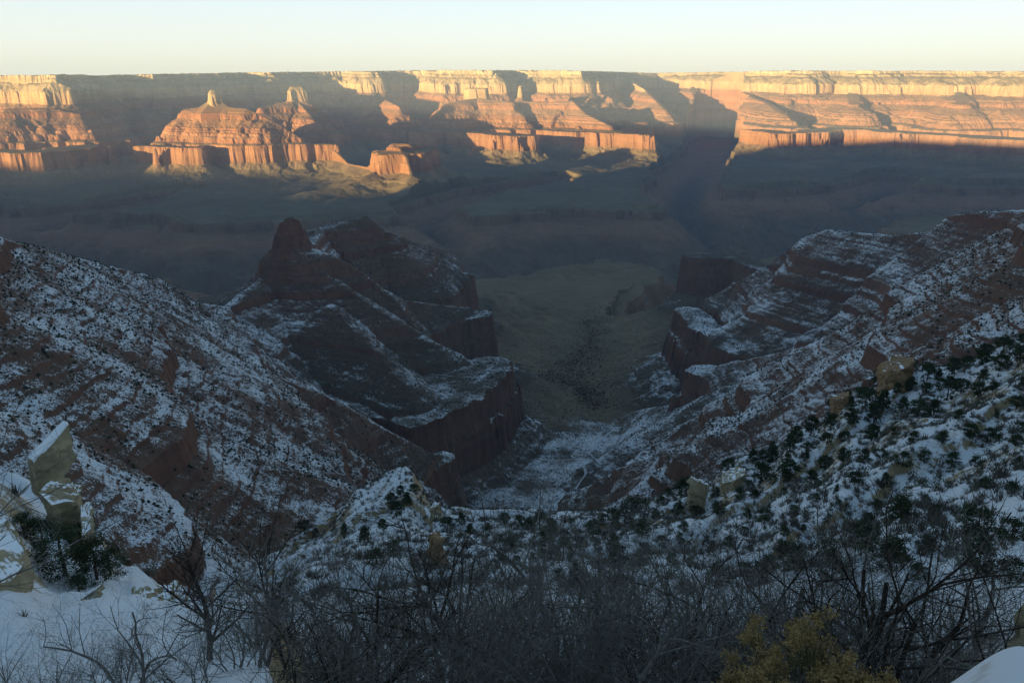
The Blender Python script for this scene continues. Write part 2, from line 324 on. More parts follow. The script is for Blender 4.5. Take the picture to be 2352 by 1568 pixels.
def height(x, y):
    x = np.asarray(x, float); y = np.asarray(y, float)
    r = np.hypot(x, y)
    off = off_r(r)
    n1 = fbm(x, y, 420, 4, 1); n2 = fbm(x, y, 130, 4, 2); n3 = fbm(x, y, 38, 4, 3)
    n0 = fbm(x, y, 1500, 4, 4); n4 = fbm(x, y, 13, 3, 0)
    # tonto platform with low swells
    tilt = np.clip((np.minimum(r, 9000) - 6000) / 3000, 0, 1) * 60
    h = off - 962 + 30 * n0 + 18 * n1 + 4 * n2 + tilt - np.clip(r / 3000, 0, 1) * 38 * np.clip(ridged(x, y, 620, 4, 4), 0, 1) ** 1.5 + 18 * n1
    # rises gently towards the near wall on both flanks
    h = h + np.clip((3300 - y) / 1500, 0, 1) * 60
    own = np.zeros(x.shape, np.int16)
    ck = [world(*p) for p in [(1415, 955, 2050), (1330, 880, 2400), (1285, 850, 2550), (1350, 800, 2850), (1368, 740, 3300), (1400, 690, 3700)]]
    m = np.where((y > 1600) & (y < 4300) & (np.abs(x - 250) < 1500))[0]
    if len(m):
        dc, _ = seg_dist(x[m], y[m], [(p[0], p[1]) for p in ck], [0] * len(ck))
        win = np.clip((4000 - y[m]) / 900, 0, 1) * np.clip((y[m] - 1700) / 300, 0, 1)
        lift = np.clip(dc - 30, 0, 420) * .28 + 12 * (1 - np.exp(-np.clip(dc - 22, 0, 99) / 8))
        h[m] += win * (lift - 10 - 30 * np.clip(ridged(x[m], y[m], 190, 3, 1), 0, 1) * np.clip((dc - 60) / 120, 0, 1))
        h[m] -= 16 * np.clip(ridged(x[m], y[m], 260, 3, 2), 0, 1) * np.clip((4700 - y[m]) / 500, 0, 1) * np.clip((dc - 90) / 150, 0, 1)
    # far plateau
    m = np.where((y > 6000))[0]
    if len(m):
        xx, yy = x[m], y[m]
        pts = []; zz = []
        for px, rr in RIM:
            a, b, _ = world(px, 170, rr * 1000); pts.append((a, b)); zz.append(rr * 1000 * math.tan(math.atan(float(el_at(px))) - R(PITCH)))
        d, zt = seg_dist(xx, yy, pts, zz)
        # inside test: beyond the rim line along the sight line
        azm = np.arctan2(xx, yy); ra = np.array([math.atan2(p[0], p[1]) for p in pts]); rr_ = np.array([math.hypot(*p) for p in pts])
        si = np.clip(np.searchsorted(ra, azm) - 1, 0, len(ra) - 2)
        PA = np.array(pts); A_ = PA[si]; D_ = PA[si + 1] - PA[si]
        ux, uy = np.sin(azm), np.cos(azm)
        rim_r = (A_[:, 0] * D_[:, 1] - A_[:, 1] * D_[:, 0]) / (ux * D_[:, 1] - uy * D_[:, 0] + 1e-9)
        rin = np.hypot(xx, yy)
        inside = rin > rim_r
        zt2 = np.interp(azm, ra, np.array(zz))
        dd = d * (1 + .25 * n1[m]) + 90 * (n1[m] + .3) + 80 * n2[m] + 10 * n3[m]
        dd = np.where(inside, -1, np.maximum(dd, 0))
        kk = np.interp(azm, [0.02, 0.23, 0.7], [1.05, 1.6, 1.9])
        hh = prof(dinv(zt - off[m]) + np.maximum(dd, 0) / kk) + off[m]
        hh = np.where(inside, zt2 - (rin - rim_r) * 0.006 + 6 * n2[m] + 9 * n3[m], hh)
        u = hh > h[m]
        h[m] = np.where(u, hh, h[m]); own[m] = np.where(u, 1, own[m])
    for name, wd, k, reach, P_ in FEAT:
        w3 = [P(*p) for p in P_]
        xs = [p[0] for p in w3]; ys = [p[1] for p in w3]
        m = np.where((x > min(xs) - reach) & (x < max(xs) + reach) & (y > min(ys) - reach) & (y < max(ys) + reach))[0]
        if not len(m): continue
        xx, yy = x[m], y[m]
        d, zc = seg_dist(xx, yy, [(p[0], p[1]) for p in w3], [p[2] for p in w3])
        far = ys[0] > 5000
        if far: dd = d * (1 + .38 * n1[m]) + np.minimum(d, 200) * .35 * n2[m] + np.clip(d / 80, 0, 1) * 5 * n3[m] + (70 * n1[m] + 50 * n2[m] if wd >= 100 else 0)
        else: dd = d * (1 + .10 * n2[m] + .25 * n1[m]) + np.clip(d / 40, 0, 1) * (5 * n3[m] + 2.5 * n4[m])
        if k < 0:
            pe = past_end(xx, yy, [(p[0], p[1]) for p in w3]); k = abs(k) * (1 - .84 * np.clip(pe * 1.5, 0, 1))
        if wd >= 30 and not far: dd = dd + 16 * n2[m] + 7 * n3[m] + 3 * n4[m]
        if wd < 9 and reach == 300: dd = dd + 5 * n4[m] + 4 * n3[m] + 3 * np.abs(vnoise(zc / 9 + xx / 60, yy / 60, 2))
        pf, pi = (prof, dinv) if far else (prof2, dinv2)
        hh = pf(pi(zc - off[m]) + np.maximum(dd - wd, 0) / k) + off[m]
        if name in ('creek_floor', 'creek_spur'): hh = zc - np.maximum(dd - wd, 0) * (.20 if name == 'creek_floor' else .5) - d * .02
        if name == "butte_west" and reach == 200: hh = np.where(zc - d * .6 - off[m] > -362, zc - d * .6, -9999)
        hh = np.minimum(hh, zc - np.minimum(d, wd) * (0.05 if far else .14))
        u = hh > h[m]
        h[m] = np.where(u, hh, h[m]); own[m] = np.where(u, OWN[name], own[m])
    # river gorge
    m = np.where((y > 2300) & (y < 13500) & (r < 14000))[0]
    if len(m):
        xx, yy = x[m], y[m]
        d, _ = seg_dist(xx, yy, RIVER, [0] * len(RIVER))
        northside = yy > np.interp(xx, [p[0] for p in RIVER], [p[1] for p in RIVER])
        wv = d * (1 + .25 * n1[m]) * np.where(northside, .62, 1) + 70 * n2[m] + 60 * (ridged(xx, yy, 260, 3, 5) - .3)
        o = off[m]
        c = np.interp(wv, [0, 40, 420, 600, 612, 680, 3000], [-1390, -1385, -1120, -1045, -985, -965, 3000]) + o
        c = np.where(wv > 680, 9000, c)
        for wd, pl, dep in SIDE:
            d, _ = seg_dist(xx, yy, pl, [0] * len(pl))
            tt, _ = seg_dist(xx, yy, RIVER, [0] * len(RIVER))
            dp = -1040 - 330 * dep * np.clip(1 - tt / 5000, .1, 1)
            wv = d * (1 + .25 * n1[m]) + 50 * n2[m]
            c2 = np.where(wv > wd + 60, 9000, 0) + np.where(wv < wd, dp + (-1045 - dp) * (wv / wd), np.interp(wv, [wd, wd + 12, wd + 60, wd + 2000], [-1045, -985, -965, 3000])) + o
            c = np.minimum(c, c2)
        u = c < h[m]
        h[m] = np.where(u, c, h[m]); own[m] = np.where(u, 0, own[m])
    # gullies cut in the lower slopes and swells
    zs = h - off
    g = ridged(x, y, 300, 3, 2)
    amt = np.clip((zs + 975) / 40, 0, 1) * np.clip((-800 - zs) / 40, 0, 1)
    h = h - amt * 16 * np.clip(g, 0, 1)
    rough = np.clip(r / 600, 0.0, 1)
    h = h + rough * (2.2 * n3 + np.where(r < 3000, 2.0, 1.0) * fbm(x, y, 11, 3, 5))
    # the slope under the viewpoint and the rim to the left and behind
    nr = near_h(x, y, r)
    ang = np.arctan2(x, y)                                   # 0 ahead, +- pi behind
    nr = nr + np.clip((r - 3) / 50, 0, 1) * (2.5 * fbm(x, y, 40, 4, 2) + 1.2 * fbm(x, y, 12, 3, 3)) + .1 * fbm(x, y, 2.5, 3, 1) * np.clip(r / 6, 0, 1)
    nr = nr + np.clip((r - 60) / 60, 0, 1) * (3.5 * fbm(x, y, 26, 3, 4) + 1.0 * fbm(x, y, 7, 2, 1))
    # crag steps
    nr = nr + np.clip((r - 45) / 60, 0, 1) * np.clip((420 - r) / 60, 0, 1) * 3.0 * np.tanh(6 * np.sin(nr / 7.5 + 2 * fbm(x, y, 90, 2, 1)))
    # south plateau: unseen rim line left, behind and right, shaped to shade the canyon
    SR = [(-30000, 5000), (-15000, 3600), (-12600, 2600), (-12400, 500), (-12300, -1500), (-9000, -2500), (-6500, -200), (-5300, 1400), (-4700, 2500), (-4000, 2350), (-3100, 1900), (-2000, 1400), (-1500, 1150), (-900, 300), (-300, -60), (0, -30), (300, -40), (800, 250), (1500, 700), (2600, 800), (5000, 2200), (9000, 2500), (30000, 4000)]
    SRZ = [80, 80, 80, 70, 60, -120, -60, -60, -120, 20, 100, 45, 30, 10, 4, 2, 4, 10, 0, 20, 20, 20, 20]  # heights and gaps chosen for where the shadow edge falls
    pl, pz = seg_dist(x, y, SR, SRZ)
    bx = np.interp(x, [p[0] for p in SR], [p[1] for p in SR])
    ins = y < bx
    plh = np.where(ins, pz + np.where(r < 3000, np.minimum(pl, 220) * 0.16, 0) + 3 * n2, -1e4)  # ground raised behind the viewpoint to keep the foreground shaded
    slope = prof(dinv(pz - 10) + np.maximum(pl * (1 + .2 * n1) + 40 * n1, 0) / 1.0)
    plh = np.where(ins, plh, np.where(r > 450, slope, -1e4))
    inwedge = (np.abs(ang) < R(50)) 
    fade = np.clip((np.abs(ang) - R(36)) / R(20), 0, 1)
    nr2 = np.where(r < 900, nr, -1e4)
    u = nr2 > h
    h = np.where(u, nr2, h); own = np.where(u, 2, own)
    plh = np.where(np.abs(ang) > R(41), plh - np.clip((R(46) - np.abs(ang)) / R(5), 0, 1) * 150, -1e4)
    u = (plh > h)
    h = np.where(u, plh, h); own = np.where(u, 2, own)
    return h, own

# ------------------------------------------------------------------ materials
def new_mat(name):
    m = bpy.data.materials.new(name); m.use_nodes = True
    n = m.node_tree; n.nodes.clear()
    return m, n

class NB:
    def __init__(s, n): s.n = n
    def node(s, t, **kw):
        nd = s.n.nodes.new(t)
        for k, v in kw.items():
            if k.startswith('i_'):
                nd.inputs[int(k[2:])].default_value = v
            else: setattr(nd, k, v)
        return nd
    def link(s, a, b): s.n.links.new(a, b)
    def val(s, inp, v):
        if isinstance(v, (int, float, tuple)): inp.default_value = v
        else: s.link(v, inp)
    def math(s, op, a, b=0.0, c=0.0, clamp=False):
        nd = s.node('ShaderNodeMath', operation=op, use_clamp=clamp)
        s.val(nd.inputs[0], a); s.val(nd.inputs[1], b); s.val(nd.inputs[2], c)
        return nd.outputs[0]
    def noise(s, vec, scale, detail=3.0, rough=.55):
        nd = s.node('ShaderNodeTexNoise'); s.link(vec, nd.inputs['Vector'])
        nd.inputs['Scale'].default_value = scale; nd.inputs['Detail'].default_value = detail; nd.inputs['Roughness'].default_value = rough
        return nd.outputs['Fac']
    def ramp(s, fac, stops, interp='LINEAR'):
        nd = s.node('ShaderNodeValToRGB'); cr = nd.color_ramp; cr.interpolation = interp
        while len(cr.elements) > 1: cr.elements.remove(cr.elements[-1])
        cr.elements[0].position = stops[0][0]; cr.elements[0].color = (*stops[0][1], 1)
        for p, c in stops[1:]:
            e = cr.elements.new(p); e.color = (*c, 1)
        s.link(fac, nd.inputs[0]); return nd.outputs[0]
    def mix(s, f, a, b, bt='MIX'):
        nd = s.node('ShaderNodeMix', data_type='RGBA', blend_type=bt)
        s.val(nd.inputs[0], f)
        for i, v in ((6, a), (7, b)):
            if isinstance(v, tuple): nd.inputs[i].default_value = (*v, 1)
            else: s.link(v, nd.inputs[i])
        return nd.outputs[2]
    def smooth(s, v, a, b):
        nd = s.node('ShaderNodeMapRange', interpolation_type='SMOOTHSTEP')
        s.link(v, nd.inputs[0]); nd.inputs[1].default_value = a; nd.inputs[2].default_value = b
        return nd.outputs[0]

def terrain_mat():
    m, n = new_mat('canyon_rock'); b = NB(n)
    geo = b.node('ShaderNodeNewGeometry'); pos = geo.outputs['Position']
    att = b.node('ShaderNodeAttribute', attribute_name='zs').outputs['Fac']
    sn = b.node('ShaderNodeAttribute', attribute_name='snow').outputs['Fac']
    nrm = b.node('ShaderNodeSeparateXYZ'); b.link(geo.outputs['True Normal'], nrm.inputs[0])
    nz = nrm.outputs[2]
    # beds: noise stretched flat
    mp = b.node('ShaderNodeMapping'); b.link(pos, mp.inputs[0]); mp.inputs['Scale'].default_value = (.004, .004, .11)
    bed = b.noise(mp.outputs[0], 1.0, 4.0, .65)
    mp3 = b.node('ShaderNodeMapping'); b.link(pos, mp3.inputs[0]); mp3.inputs['Scale'].default_value = (.006, .006, .16)
    bed2 = b.noise(mp3.outputs[0], 1.0, 3.0, .6)
    mp2 = b.node('ShaderNodeMapping'); b.link(pos, mp2.inputs[0]); mp2.inputs['Scale'].default_value = (.013, .013, .004)
    streak = b.noise(mp2.outputs[0], 1.0, 4.0, .6)
    big = b.noise(pos, .003, 4.0, .6)
    fine = b.noise(pos, .06, 5.0, .65)
    zz = b.math('ADD', att, b.math('MULTIPLY_ADD', bed, 30.0, -15.0))
    zz = b.math('ADD', zz, b.math('MULTIPLY_ADD', big, 24.0, -12.0))
    f = b.math('DIVIDE', b.math('ADD', zz, 1400.0), 1400.0, clamp=True)
    q = lambda z: (z + 1400.0) / 1400.0
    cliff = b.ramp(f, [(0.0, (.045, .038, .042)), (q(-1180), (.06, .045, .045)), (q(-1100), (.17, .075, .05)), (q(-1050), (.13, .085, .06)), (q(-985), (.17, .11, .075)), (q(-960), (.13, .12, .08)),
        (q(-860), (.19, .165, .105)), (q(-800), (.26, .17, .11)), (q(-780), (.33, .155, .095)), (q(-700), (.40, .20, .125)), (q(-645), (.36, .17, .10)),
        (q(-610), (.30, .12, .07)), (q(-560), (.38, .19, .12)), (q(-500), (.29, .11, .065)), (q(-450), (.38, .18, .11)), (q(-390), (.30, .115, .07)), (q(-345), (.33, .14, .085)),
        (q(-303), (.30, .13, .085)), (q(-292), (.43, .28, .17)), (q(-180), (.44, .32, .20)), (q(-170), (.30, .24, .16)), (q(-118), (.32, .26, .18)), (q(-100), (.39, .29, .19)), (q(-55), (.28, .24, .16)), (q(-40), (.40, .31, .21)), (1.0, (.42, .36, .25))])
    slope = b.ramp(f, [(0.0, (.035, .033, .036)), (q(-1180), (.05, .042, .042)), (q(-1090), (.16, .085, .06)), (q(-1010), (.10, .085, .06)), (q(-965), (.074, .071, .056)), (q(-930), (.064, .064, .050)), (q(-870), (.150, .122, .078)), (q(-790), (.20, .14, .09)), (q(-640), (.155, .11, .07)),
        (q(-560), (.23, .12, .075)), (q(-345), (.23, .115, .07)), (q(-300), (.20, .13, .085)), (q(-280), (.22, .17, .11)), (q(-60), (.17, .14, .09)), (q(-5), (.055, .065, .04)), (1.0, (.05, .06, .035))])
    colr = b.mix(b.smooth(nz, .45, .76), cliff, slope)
    colr = b.mix(.55, colr, b.ramp(bed, [(.30, (.55, .5, .48)), (.5, (1, 1, 1)), (.68, (1.25, 1.2, 1.15))]), 'MULTIPLY')
    colr = b.mix(b.math('MULTIPLY', b.smooth(nz, .8, .4), .6), colr, b.ramp(streak, [(.32, (.66, .6, .6)), (.6, (1.08, 1.06, 1.04))]), 'MULTIPLY')
    colr = b.mix(.8, colr, b.ramp(big, [(.35, (.72, .70, .66)), (.65, (1.22, 1.2, 1.12))]), 'MULTIPLY')
    colr = b.mix(.7, colr, b.ramp(fine, [(.3, (.6, .6, .6)), (.65, (1.3, 1.3, 1.3))]), 'MULTIPLY')
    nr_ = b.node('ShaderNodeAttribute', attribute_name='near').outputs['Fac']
    colr = b.mix(b.math('MULTIPLY_ADD', nr_, -.22, .22), colr, (.42, .31, .16))  # warm sunlit tint put into the colour of the far rock
    colr = b.mix(nr_, colr, b.mix(1.0, b.mix(.50, colr, (.11, .10, .085)), (.66, .67, .68), 'MULTIPLY'))  # shade of the near terrain put into its rock colour, darker and greyer
    # snow lying where it is flat enough, in patches
    p1 = b.noise(pos, .33, 6.0, .8)
    p2 = b.noise(pos, .012, 3.0, .6)
    p3 = b.noise(pos, .9, 3.0, .7)
    sv = b.math('ADD', b.math('ADD', sn, b.math('MULTIPLY_ADD', p1, -2.4, 1.2)), b.math('MULTIPLY_ADD', p2, -1.8, .9))
    sv = b.math('ADD', sv, b.math('MULTIPLY_ADD', nz, 1.2, -1.05))
    sv = b.math('ADD', sv, b.math('MULTIPLY', b.math('MULTIPLY_ADD', p3, -2.0, 1.0), b.math('ADD', nr_, .15)))
    sv = b.math('ADD', sv, b.math('MULTIPLY', b.math('MULTIPLY_ADD', bed2, -1.2, .6), nr_))
    snowf = b.math('MULTIPLY', b.smooth(sv, .40, .62), b.smooth(nz, .30, .55))
    colr = b.mix(snowf, colr, (.60, .63, .67))
    bs = b.node('ShaderNodeBsdfPrincipled'); b.link(colr, bs.inputs['Base Color']); bs.inputs['Roughness'].default_value = .95
    bs.inputs['Specular IOR Level'].default_value = .1
    bump = b.node('ShaderNodeBump'); bump.inputs['Strength'].default_value = .6; bump.inputs['Distance'].default_value = 3.0
    b.link(fine, bump.inputs['Height']); b.link(bump.outputs[0], bs.inputs['Normal'])
    o = b.node('ShaderNodeOutputMaterial'); b.link(bs.outputs[0], o.inputs[0])
    return m
ROCK = terrain_mat()

# ------------------------------------------------------------------ terrain mesh: rings round the viewpoint, closer together where the picture shows them larger
def build_terrain():
    nd = int(1150 * QUAL)
    dense = np.linspace(-R(38), R(38), nd)
    coarse = np.linspace(R(38), R(322), int(260))[1:-1]
    th = np.concatenate([dense, coarse])
    def seg(a, b_, n_): return np.geomspace(a, b_, int(n_ * QUAL), endpoint=False)
    rr = np.concatenate([seg(0.6, 40, 90), seg(40, 480, 330), seg(480, 3400, 900), seg(3400, 6200, 300), seg(6200, 16000, 650), seg(16000, 24000, 16), [24000]])
    nt_, nr_ = len(th), len(rr)
    X = (np.sin(th)[None, :] * rr[:, None]); Y = (np.cos(th)[None, :] * rr[:, None])
    x = X.ravel(); y = Y.ravel()
    h = np.empty(len(x)); own = np.empty(len(x), np.int16)
    CH = 400000
    for i in range(0, len(x), CH):
        h[i:i + CH], own[i:i + CH] = height(x[i:i + CH], y[i:i + CH])
    H = h.reshape(nr_, nt_)
    # aspect
    dHr = np.gradient(H, rr, axis=0)
    thx = np.concatenate([th[:-1], [th[-1]]])
    dHt = np.gradient(H, axis=1) / (np.gradient(thx)[None, :] * rr[:, None])
    gx = dHr * np.sin(th) + dHt * np.cos(th); gy = dHr * np.cos(th) - dHt * np.sin(th)
    nl = np.sqrt(1 + gx * gx + gy * gy); nx = (-gx / nl).ravel(); ny = (-gy / nl).ravel()
    r = np.hypot(x, y); zs = h - off_r(r)
    pxx = pxof(x, y, h)
    base = np.interp(r, [0, 430, 600, 1200, 2300, 3000, 3600], [.80, .62, .25, .26, .33, .12, -1.0])
    side = np.interp(pxx, [0, 500, 900, 1150, 1250, 1500, 1700, 2352], [.10, .12, -.03, -.03, .11, .15, .16, .14])
    r_in = np.clip((r - 430) / 60, 0, 1) * np.clip((5000 - r) / 500, 0, 1)
    zs = np.where((r > 430) & (r < 5000), np.minimum(zs, -352 - 30 * np.clip(-zs / 345, 0, 1)), zs)
    sn = base + np.where(r > 430, side, 0) + np.where(r > 430, ny * .6, ny * .3)
    low = np.interp(zs, [-960, -890, -820, -740], [-1.2, -.7, .05, 0])
    sn = sn + np.where(r > 900, low, 0)
    sn = np.where(r > 3500, -2, sn)
    co = np.empty((len(x), 3), np.float32); co[:, 0] = x; co[:, 1] = y; co[:, 2] = h
    # quads
    i0 = (np.arange(nr_ - 1)[:, None] * nt_ + np.arange(nt_)[None, :])
    i1 = (np.arange(nr_ - 1)[:, None] * nt_ + (np.arange(nt_)[None, :] + 1) % nt_)
    q = np.stack([i0, i1, i1 + nt_, i0 + nt_], -1).reshape(-1, 4)
    q = q[:, ::-1]
    fo = own[q[:, 0]]
    # keep only larger areas as their own land form
    nearf = np.clip((r - 380) / 100, 0, 1) * np.clip((5200 - r) / 1500, 0, 1) * np.clip((zs + 900) / 60, 0, 1)  # mask of near ground: painted shade on its rock, finer snow patches
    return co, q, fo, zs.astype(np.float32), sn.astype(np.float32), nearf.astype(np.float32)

def mesh_from(name, co, faces, mat, attrs=None, smooth=False, parent=None, n=4):
    me = bpy.data.meshes.new(name)
    me.vertices.add(len(co)); me.vertices.foreach_set('co', np.ascontiguousarray(co, np.float32).ravel())
    k = faces.shape[1]
    me.loops.add(len(faces) * k); me.loops.foreach_set('vertex_index', np.ascontiguousarray(faces, np.int32).ravel())
    me.polygons.add(len(faces)); me.polygons.foreach_set('loop_start', np.arange(0, len(faces) * k, k, dtype=np.int32))
    if attrs:
        for an, av in attrs.items():
            a = me.attributes.new(an, 'FLOAT', 'POINT'); a.data.foreach_set('value', np.ascontiguousarray(av, np.float32))
    me.polygons.foreach_set('use_smooth', np.full(len(faces), bool(smooth)))
    me.materials.append(mat)
    me.update(calc_edges=True)
    o = bpy.data.objects.new(name, me); SC.collection.objects.link(o)
    if parent: o.parent = parent
    return o

LAB = {
 'canyon_floor': ('canyon_floor', 'shaded canyon floor with olive platform and dark inner gorge', 'canyon floor'),
 'north_rim': ('plateau_rim', 'long flat far rim of the canyon with pale cliffs below the skyline', 'canyon rim'),
 'rim_slope': ('hillside', 'steep snowy slope falling away below the viewpoint', 'hillside'),
 'butte_west': ('butte', 'large sunlit red pyramid butte with a small pale cap at left', 'butte'),
 'tower_butte': ('butte', 'small pale square-topped butte just right of the large red pyramid', 'butte'),
 'flat_butte': ('butte', 'golden flat-topped butte, lowest and nearest of the sunlit ones', 'butte'),
 'spur_middle': ('rock_spur', 'thin broken sunlit spur between the square-topped butte and the broad middle butte', 'rock spur'),
 'butte_middle': ('butte', 'broad sunlit butte with a wide pale block on top, in the middle', 'butte'),
 'knob_butte': ('butte', 'sunlit butte with a tiny round knob, right of the broad middle butte', 'butte'),
 'spur_east': ('rock_spur', 'narrow sunlit ridge dropping from the far rim right of the middle', 'rock spur'),
 'east_wall': ('canyon_wall', 'wide orange sunlit canyon wall on the right', 'canyon wall'),
 'shaded_butte': ('butte', 'blue shaded butte below the orange wall at right', 'butte'),
 'west_wall': ('canyon_wall', 'canyon wall at far left with patches of sunlight', 'canyon wall'),
 'west_ridge': ('ridge', 'long snow-dusted ridge sloping down from the left edge', 'ridge'),
 'ship_ridge': ('ridge', 'dark red ridge with a square rock tower and cliffs above the valley', 'ridge'),
 'red_spur': ('ridge', 'red spur with diagonal ledges ending in a cliff, lower left', 'ridge'),
 'red_bluff': ('bluff', 'stepped red bluffs with snowy tops at left', 'bluff'),
 'east_ridge': ('ridge', 'snow-speckled red ridge rising to the right edge', 'ridge'),
 'creek_spur': ('ridge', 'low snowy spur beside the creek bed', 'ridge'),
 'creek_floor': ('valley_floor', 'snowy head of the side valley below the red cliffs', 'valley floor'),
}
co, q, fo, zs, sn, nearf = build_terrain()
names = list(OWN.keys())
for oi, nm in enumerate(names):
    sel = q[fo == oi]
    if not len(sel): continue
    used, inv = np.unique(sel, return_inverse=True)
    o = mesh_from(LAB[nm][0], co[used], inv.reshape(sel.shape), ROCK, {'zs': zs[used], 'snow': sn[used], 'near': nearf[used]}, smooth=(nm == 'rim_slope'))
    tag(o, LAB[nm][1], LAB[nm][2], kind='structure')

# ------------------------------------------------------------------ where a sight line meets the ground
def hits(pts, rmin=3.0, rmax=5500.0, n=420):
    rs = np.geomspace(rmin, rmax, n)
    pts = np.array(pts, float)
    a = pts[:, 0] - 1176.0; v = 784.0 - pts[:, 1]
    b_ = F * CP + v * SP; c = -F * SP + v * CP
    L = np.hypot(a, b_)
    X = (a / L)[:, None] * rs; Y = (b_ / L)[:, None] * rs; Z = (c / L)[:, None] * rs
    H, _ = height(X.ravel(), Y.ravel()); H = H.reshape(X.shape)
    below = H > Z
    i = np.argmax(below, axis=1); ok = below.any(axis=1)
    i = np.clip(i, 1, n - 1); k = np.arange(len(pts))
    d0 = Z[k, i - 1] - H[k, i - 1]; d1 = H[k, i] - Z[k, i]
    t = np.clip(d0 / np.maximum(d0 + d1, 1e-6), 0, 1)
    r = rs[i - 1] + t * (rs[i] - rs[i - 1])
    x = a / L * r; y = b_ / L * r
    h, _ = height(x, y)
    return x, y, h, r, ok

def simple_mat(name, c1, c2, scale=6.0, rough=.9, snow=0.0, snow_lo=.5):
    m, n = new_mat(name); b = NB(n)
    geo = b.node('ShaderNodeNewGeometry')
    tc = b.node('ShaderNodeTexCoord').outputs['Object']
    f = b.noise(tc, scale, 5.0, .65)
    col = b.ramp(f, [(.32, c1), (.68, c2)])
    if snow > 0:
        nz = b.node('ShaderNodeSeparateXYZ'); b.link(geo.outputs['Normal'], nz.inputs[0])
        p = b.noise(tc, scale * .8, 4.0, .6)
        sv = b.math('ADD', nz.outputs[2], b.math('MULTIPLY_ADD', p, -1.2, .6 + snow - 1.0))
        col = b.mix(b.smooth(sv, snow_lo, snow_lo + .12), col, (.76, .80, .86))
    bs = b.node('ShaderNodeBsdfPrincipled'); b.link(col, bs.inputs['Base Color']); bs.inputs['Roughness'].default_value = rough
    bs.inputs['Specular IOR Level'].default_value = .15
    bp = b.node('ShaderNodeBump'); bp.inputs['Strength'].default_value = .5; bp.inputs['Distance'].default_value = .05 if scale > 2 else .35
    b.link(f, bp.inputs['Height']); b.link(bp.outputs[0], bs.inputs['Normal'])
    o = b.node('ShaderNodeOutputMaterial'); b.link(bs.outputs[0], o.inputs[0])
    return m

M_NEEDLE = simple_mat('evergreen_needles', (.016, .028, .014), (.050, .075, .034), 1.2)
M_SCRUB = simple_mat('dark_scrub', (.014, .022, .013), (.045, .050, .030), .02)
M_BRUSH = simple_mat('dry_brush', (.06, .058, .05), (.15, .14, .115), .3)
M_GROVE = simple_mat('bare_cottonwood', (.06, .052, .034), (.13, .095, .05), .03)
M_TRUNK = simple_mat('conifer_bark', (.05, .035, .025), (.10, .075, .055), 3.0)
M_BARKG = simple_mat('grey_bark', (.075, .073, .066), (.20, .19, .17), 9.0)
M_BARKD = simple_mat('dark_bark', (.012, .010, .009), (.045, .034, .026), 9.0)
M_FLOWER = simple_mat('dried_yellow_flowers', (.17, .115, .045), (.38, .26, .11), 14.0)
M_STEM = simple_mat('pale_stems', (.08, .085, .05), (.17, .16, .09), 10.0)
M_LIME = simple_mat('tan_limestone', (.17, .145, .09), (.36, .30, .19), .9, snow=.74, snow_lo=.55)
M_LIMEB = simple_mat('bare_tan_limestone', (.16, .14, .09), (.33, .28, .18), .8)
M_ORANGE = simple_mat('orange_sandstone', (.15, .09, .05), (.30, .20, .11), .35, snow=.6, snow_lo=.55)
M_SNOW = simple_mat('snow', (.70, .75, .82), (.80, .83, .88), 2.0)
M_TRAIL = simple_mat('trail_snow', (.42, .43, .44), (.60, .62, .64), .05)
M_DUST = simple_mat('trail_dust', (.12, .115, .075), (.16, .15, .10), .05)

# ------------------------------------------------------------------ scattered growth
OCT = np.array([(1, 0, .1), (-1, 0, .1), (0, 1, .1), (0, -1, .1), (0, 0, 1), (.1, 0, -.6)], float)
OCF = np.array([(0, 2, 4), (2, 1, 4), (1, 3, 4), (3, 0, 4), (2, 0, 5), (1, 2, 5), (3, 1, 5), (0, 3, 5)])
def blobs(name, x, y, z, s, mat, seed=1, tall=1.0):
    rg = np.random.RandomState(seed); n = len(x)
    a = rg.rand(n) * 6.28; ca, sa = np.cos(a)[:, None], np.sin(a)[:, None]
    v = OCT[None] * (1 + .45 * (rg.rand(n, 6, 3) - .5) * 2)
    vx = v[..., 0] * ca - v[..., 1] * sa; vy = v[..., 0] * sa + v[..., 1] * ca
    st = (.75 + .5 * rg.rand(n))[:, None]
    co_ = np.stack([x[:, None] + vx * s[:, None] * st, y[:, None] + vy * s[:, None] / st, z[:, None] + (v[..., 2] * tall + .35) * s[:, None]], -1).reshape(-1, 3)
    f = (OCF[None] + (np.arange(n) * 6)[:, None, None]).reshape(-1, 3)
    o = mesh_from(name, co_, f, mat)
    return o

def slope_at(x, y, e=4.0):
    h0, _ = height(x, y); h1, _ = height(x + e, y); h2, _ = height(x, y + e)
    return h0, np.hypot(h1 - h0, h2 - h0) / e

rg = np.random.RandomState(3)
N = 300000
th = (rg.rand(N) - .5) * 2 * R(37)
rr = np.sqrt(rg.rand(N) * (2900 ** 2 - 440 ** 2) + 440 ** 2)
keep = rg.rand(N) < np.clip((1250 / rr) ** 1.3, .12, 1)
th, rr = th[keep], rr[keep]
x = np.sin(th) * rr; y = np.cos(th) * rr
h, sl = slope_at(x, y)
zsv = h - off_r(rr)
pxv = pxof(x, y, h)
dens = .55 + .6 * fbm(x, y, 120, 3, 2) + .35 * fbm(x, y, 25, 2, 4)
dens = np.where(zsv < -800, dens * .5, dens)
k = (sl < 1.5) & (zsv > -930) & (rg.rand(len(x)) < dens)
x, y, h, rr = x[k], y[k], h[k], rr[k]
print('scrub', len(x))
s = (.6 + 1.4 * rg.rand(len(x)) ** 2) * np.interp(rr, [440, 2500], [.85, 1.25])
N2 = 15000
th2 = (rg.rand(N2) - .5) * 2 * R(37); r2 = 95 + (445 - 95) * rg.rand(N2) ** .7
x2 = np.sin(th2) * r2; y2 = np.cos(th2) * r2; h2, s2_ = slope_at(x2, y2, 2.0)
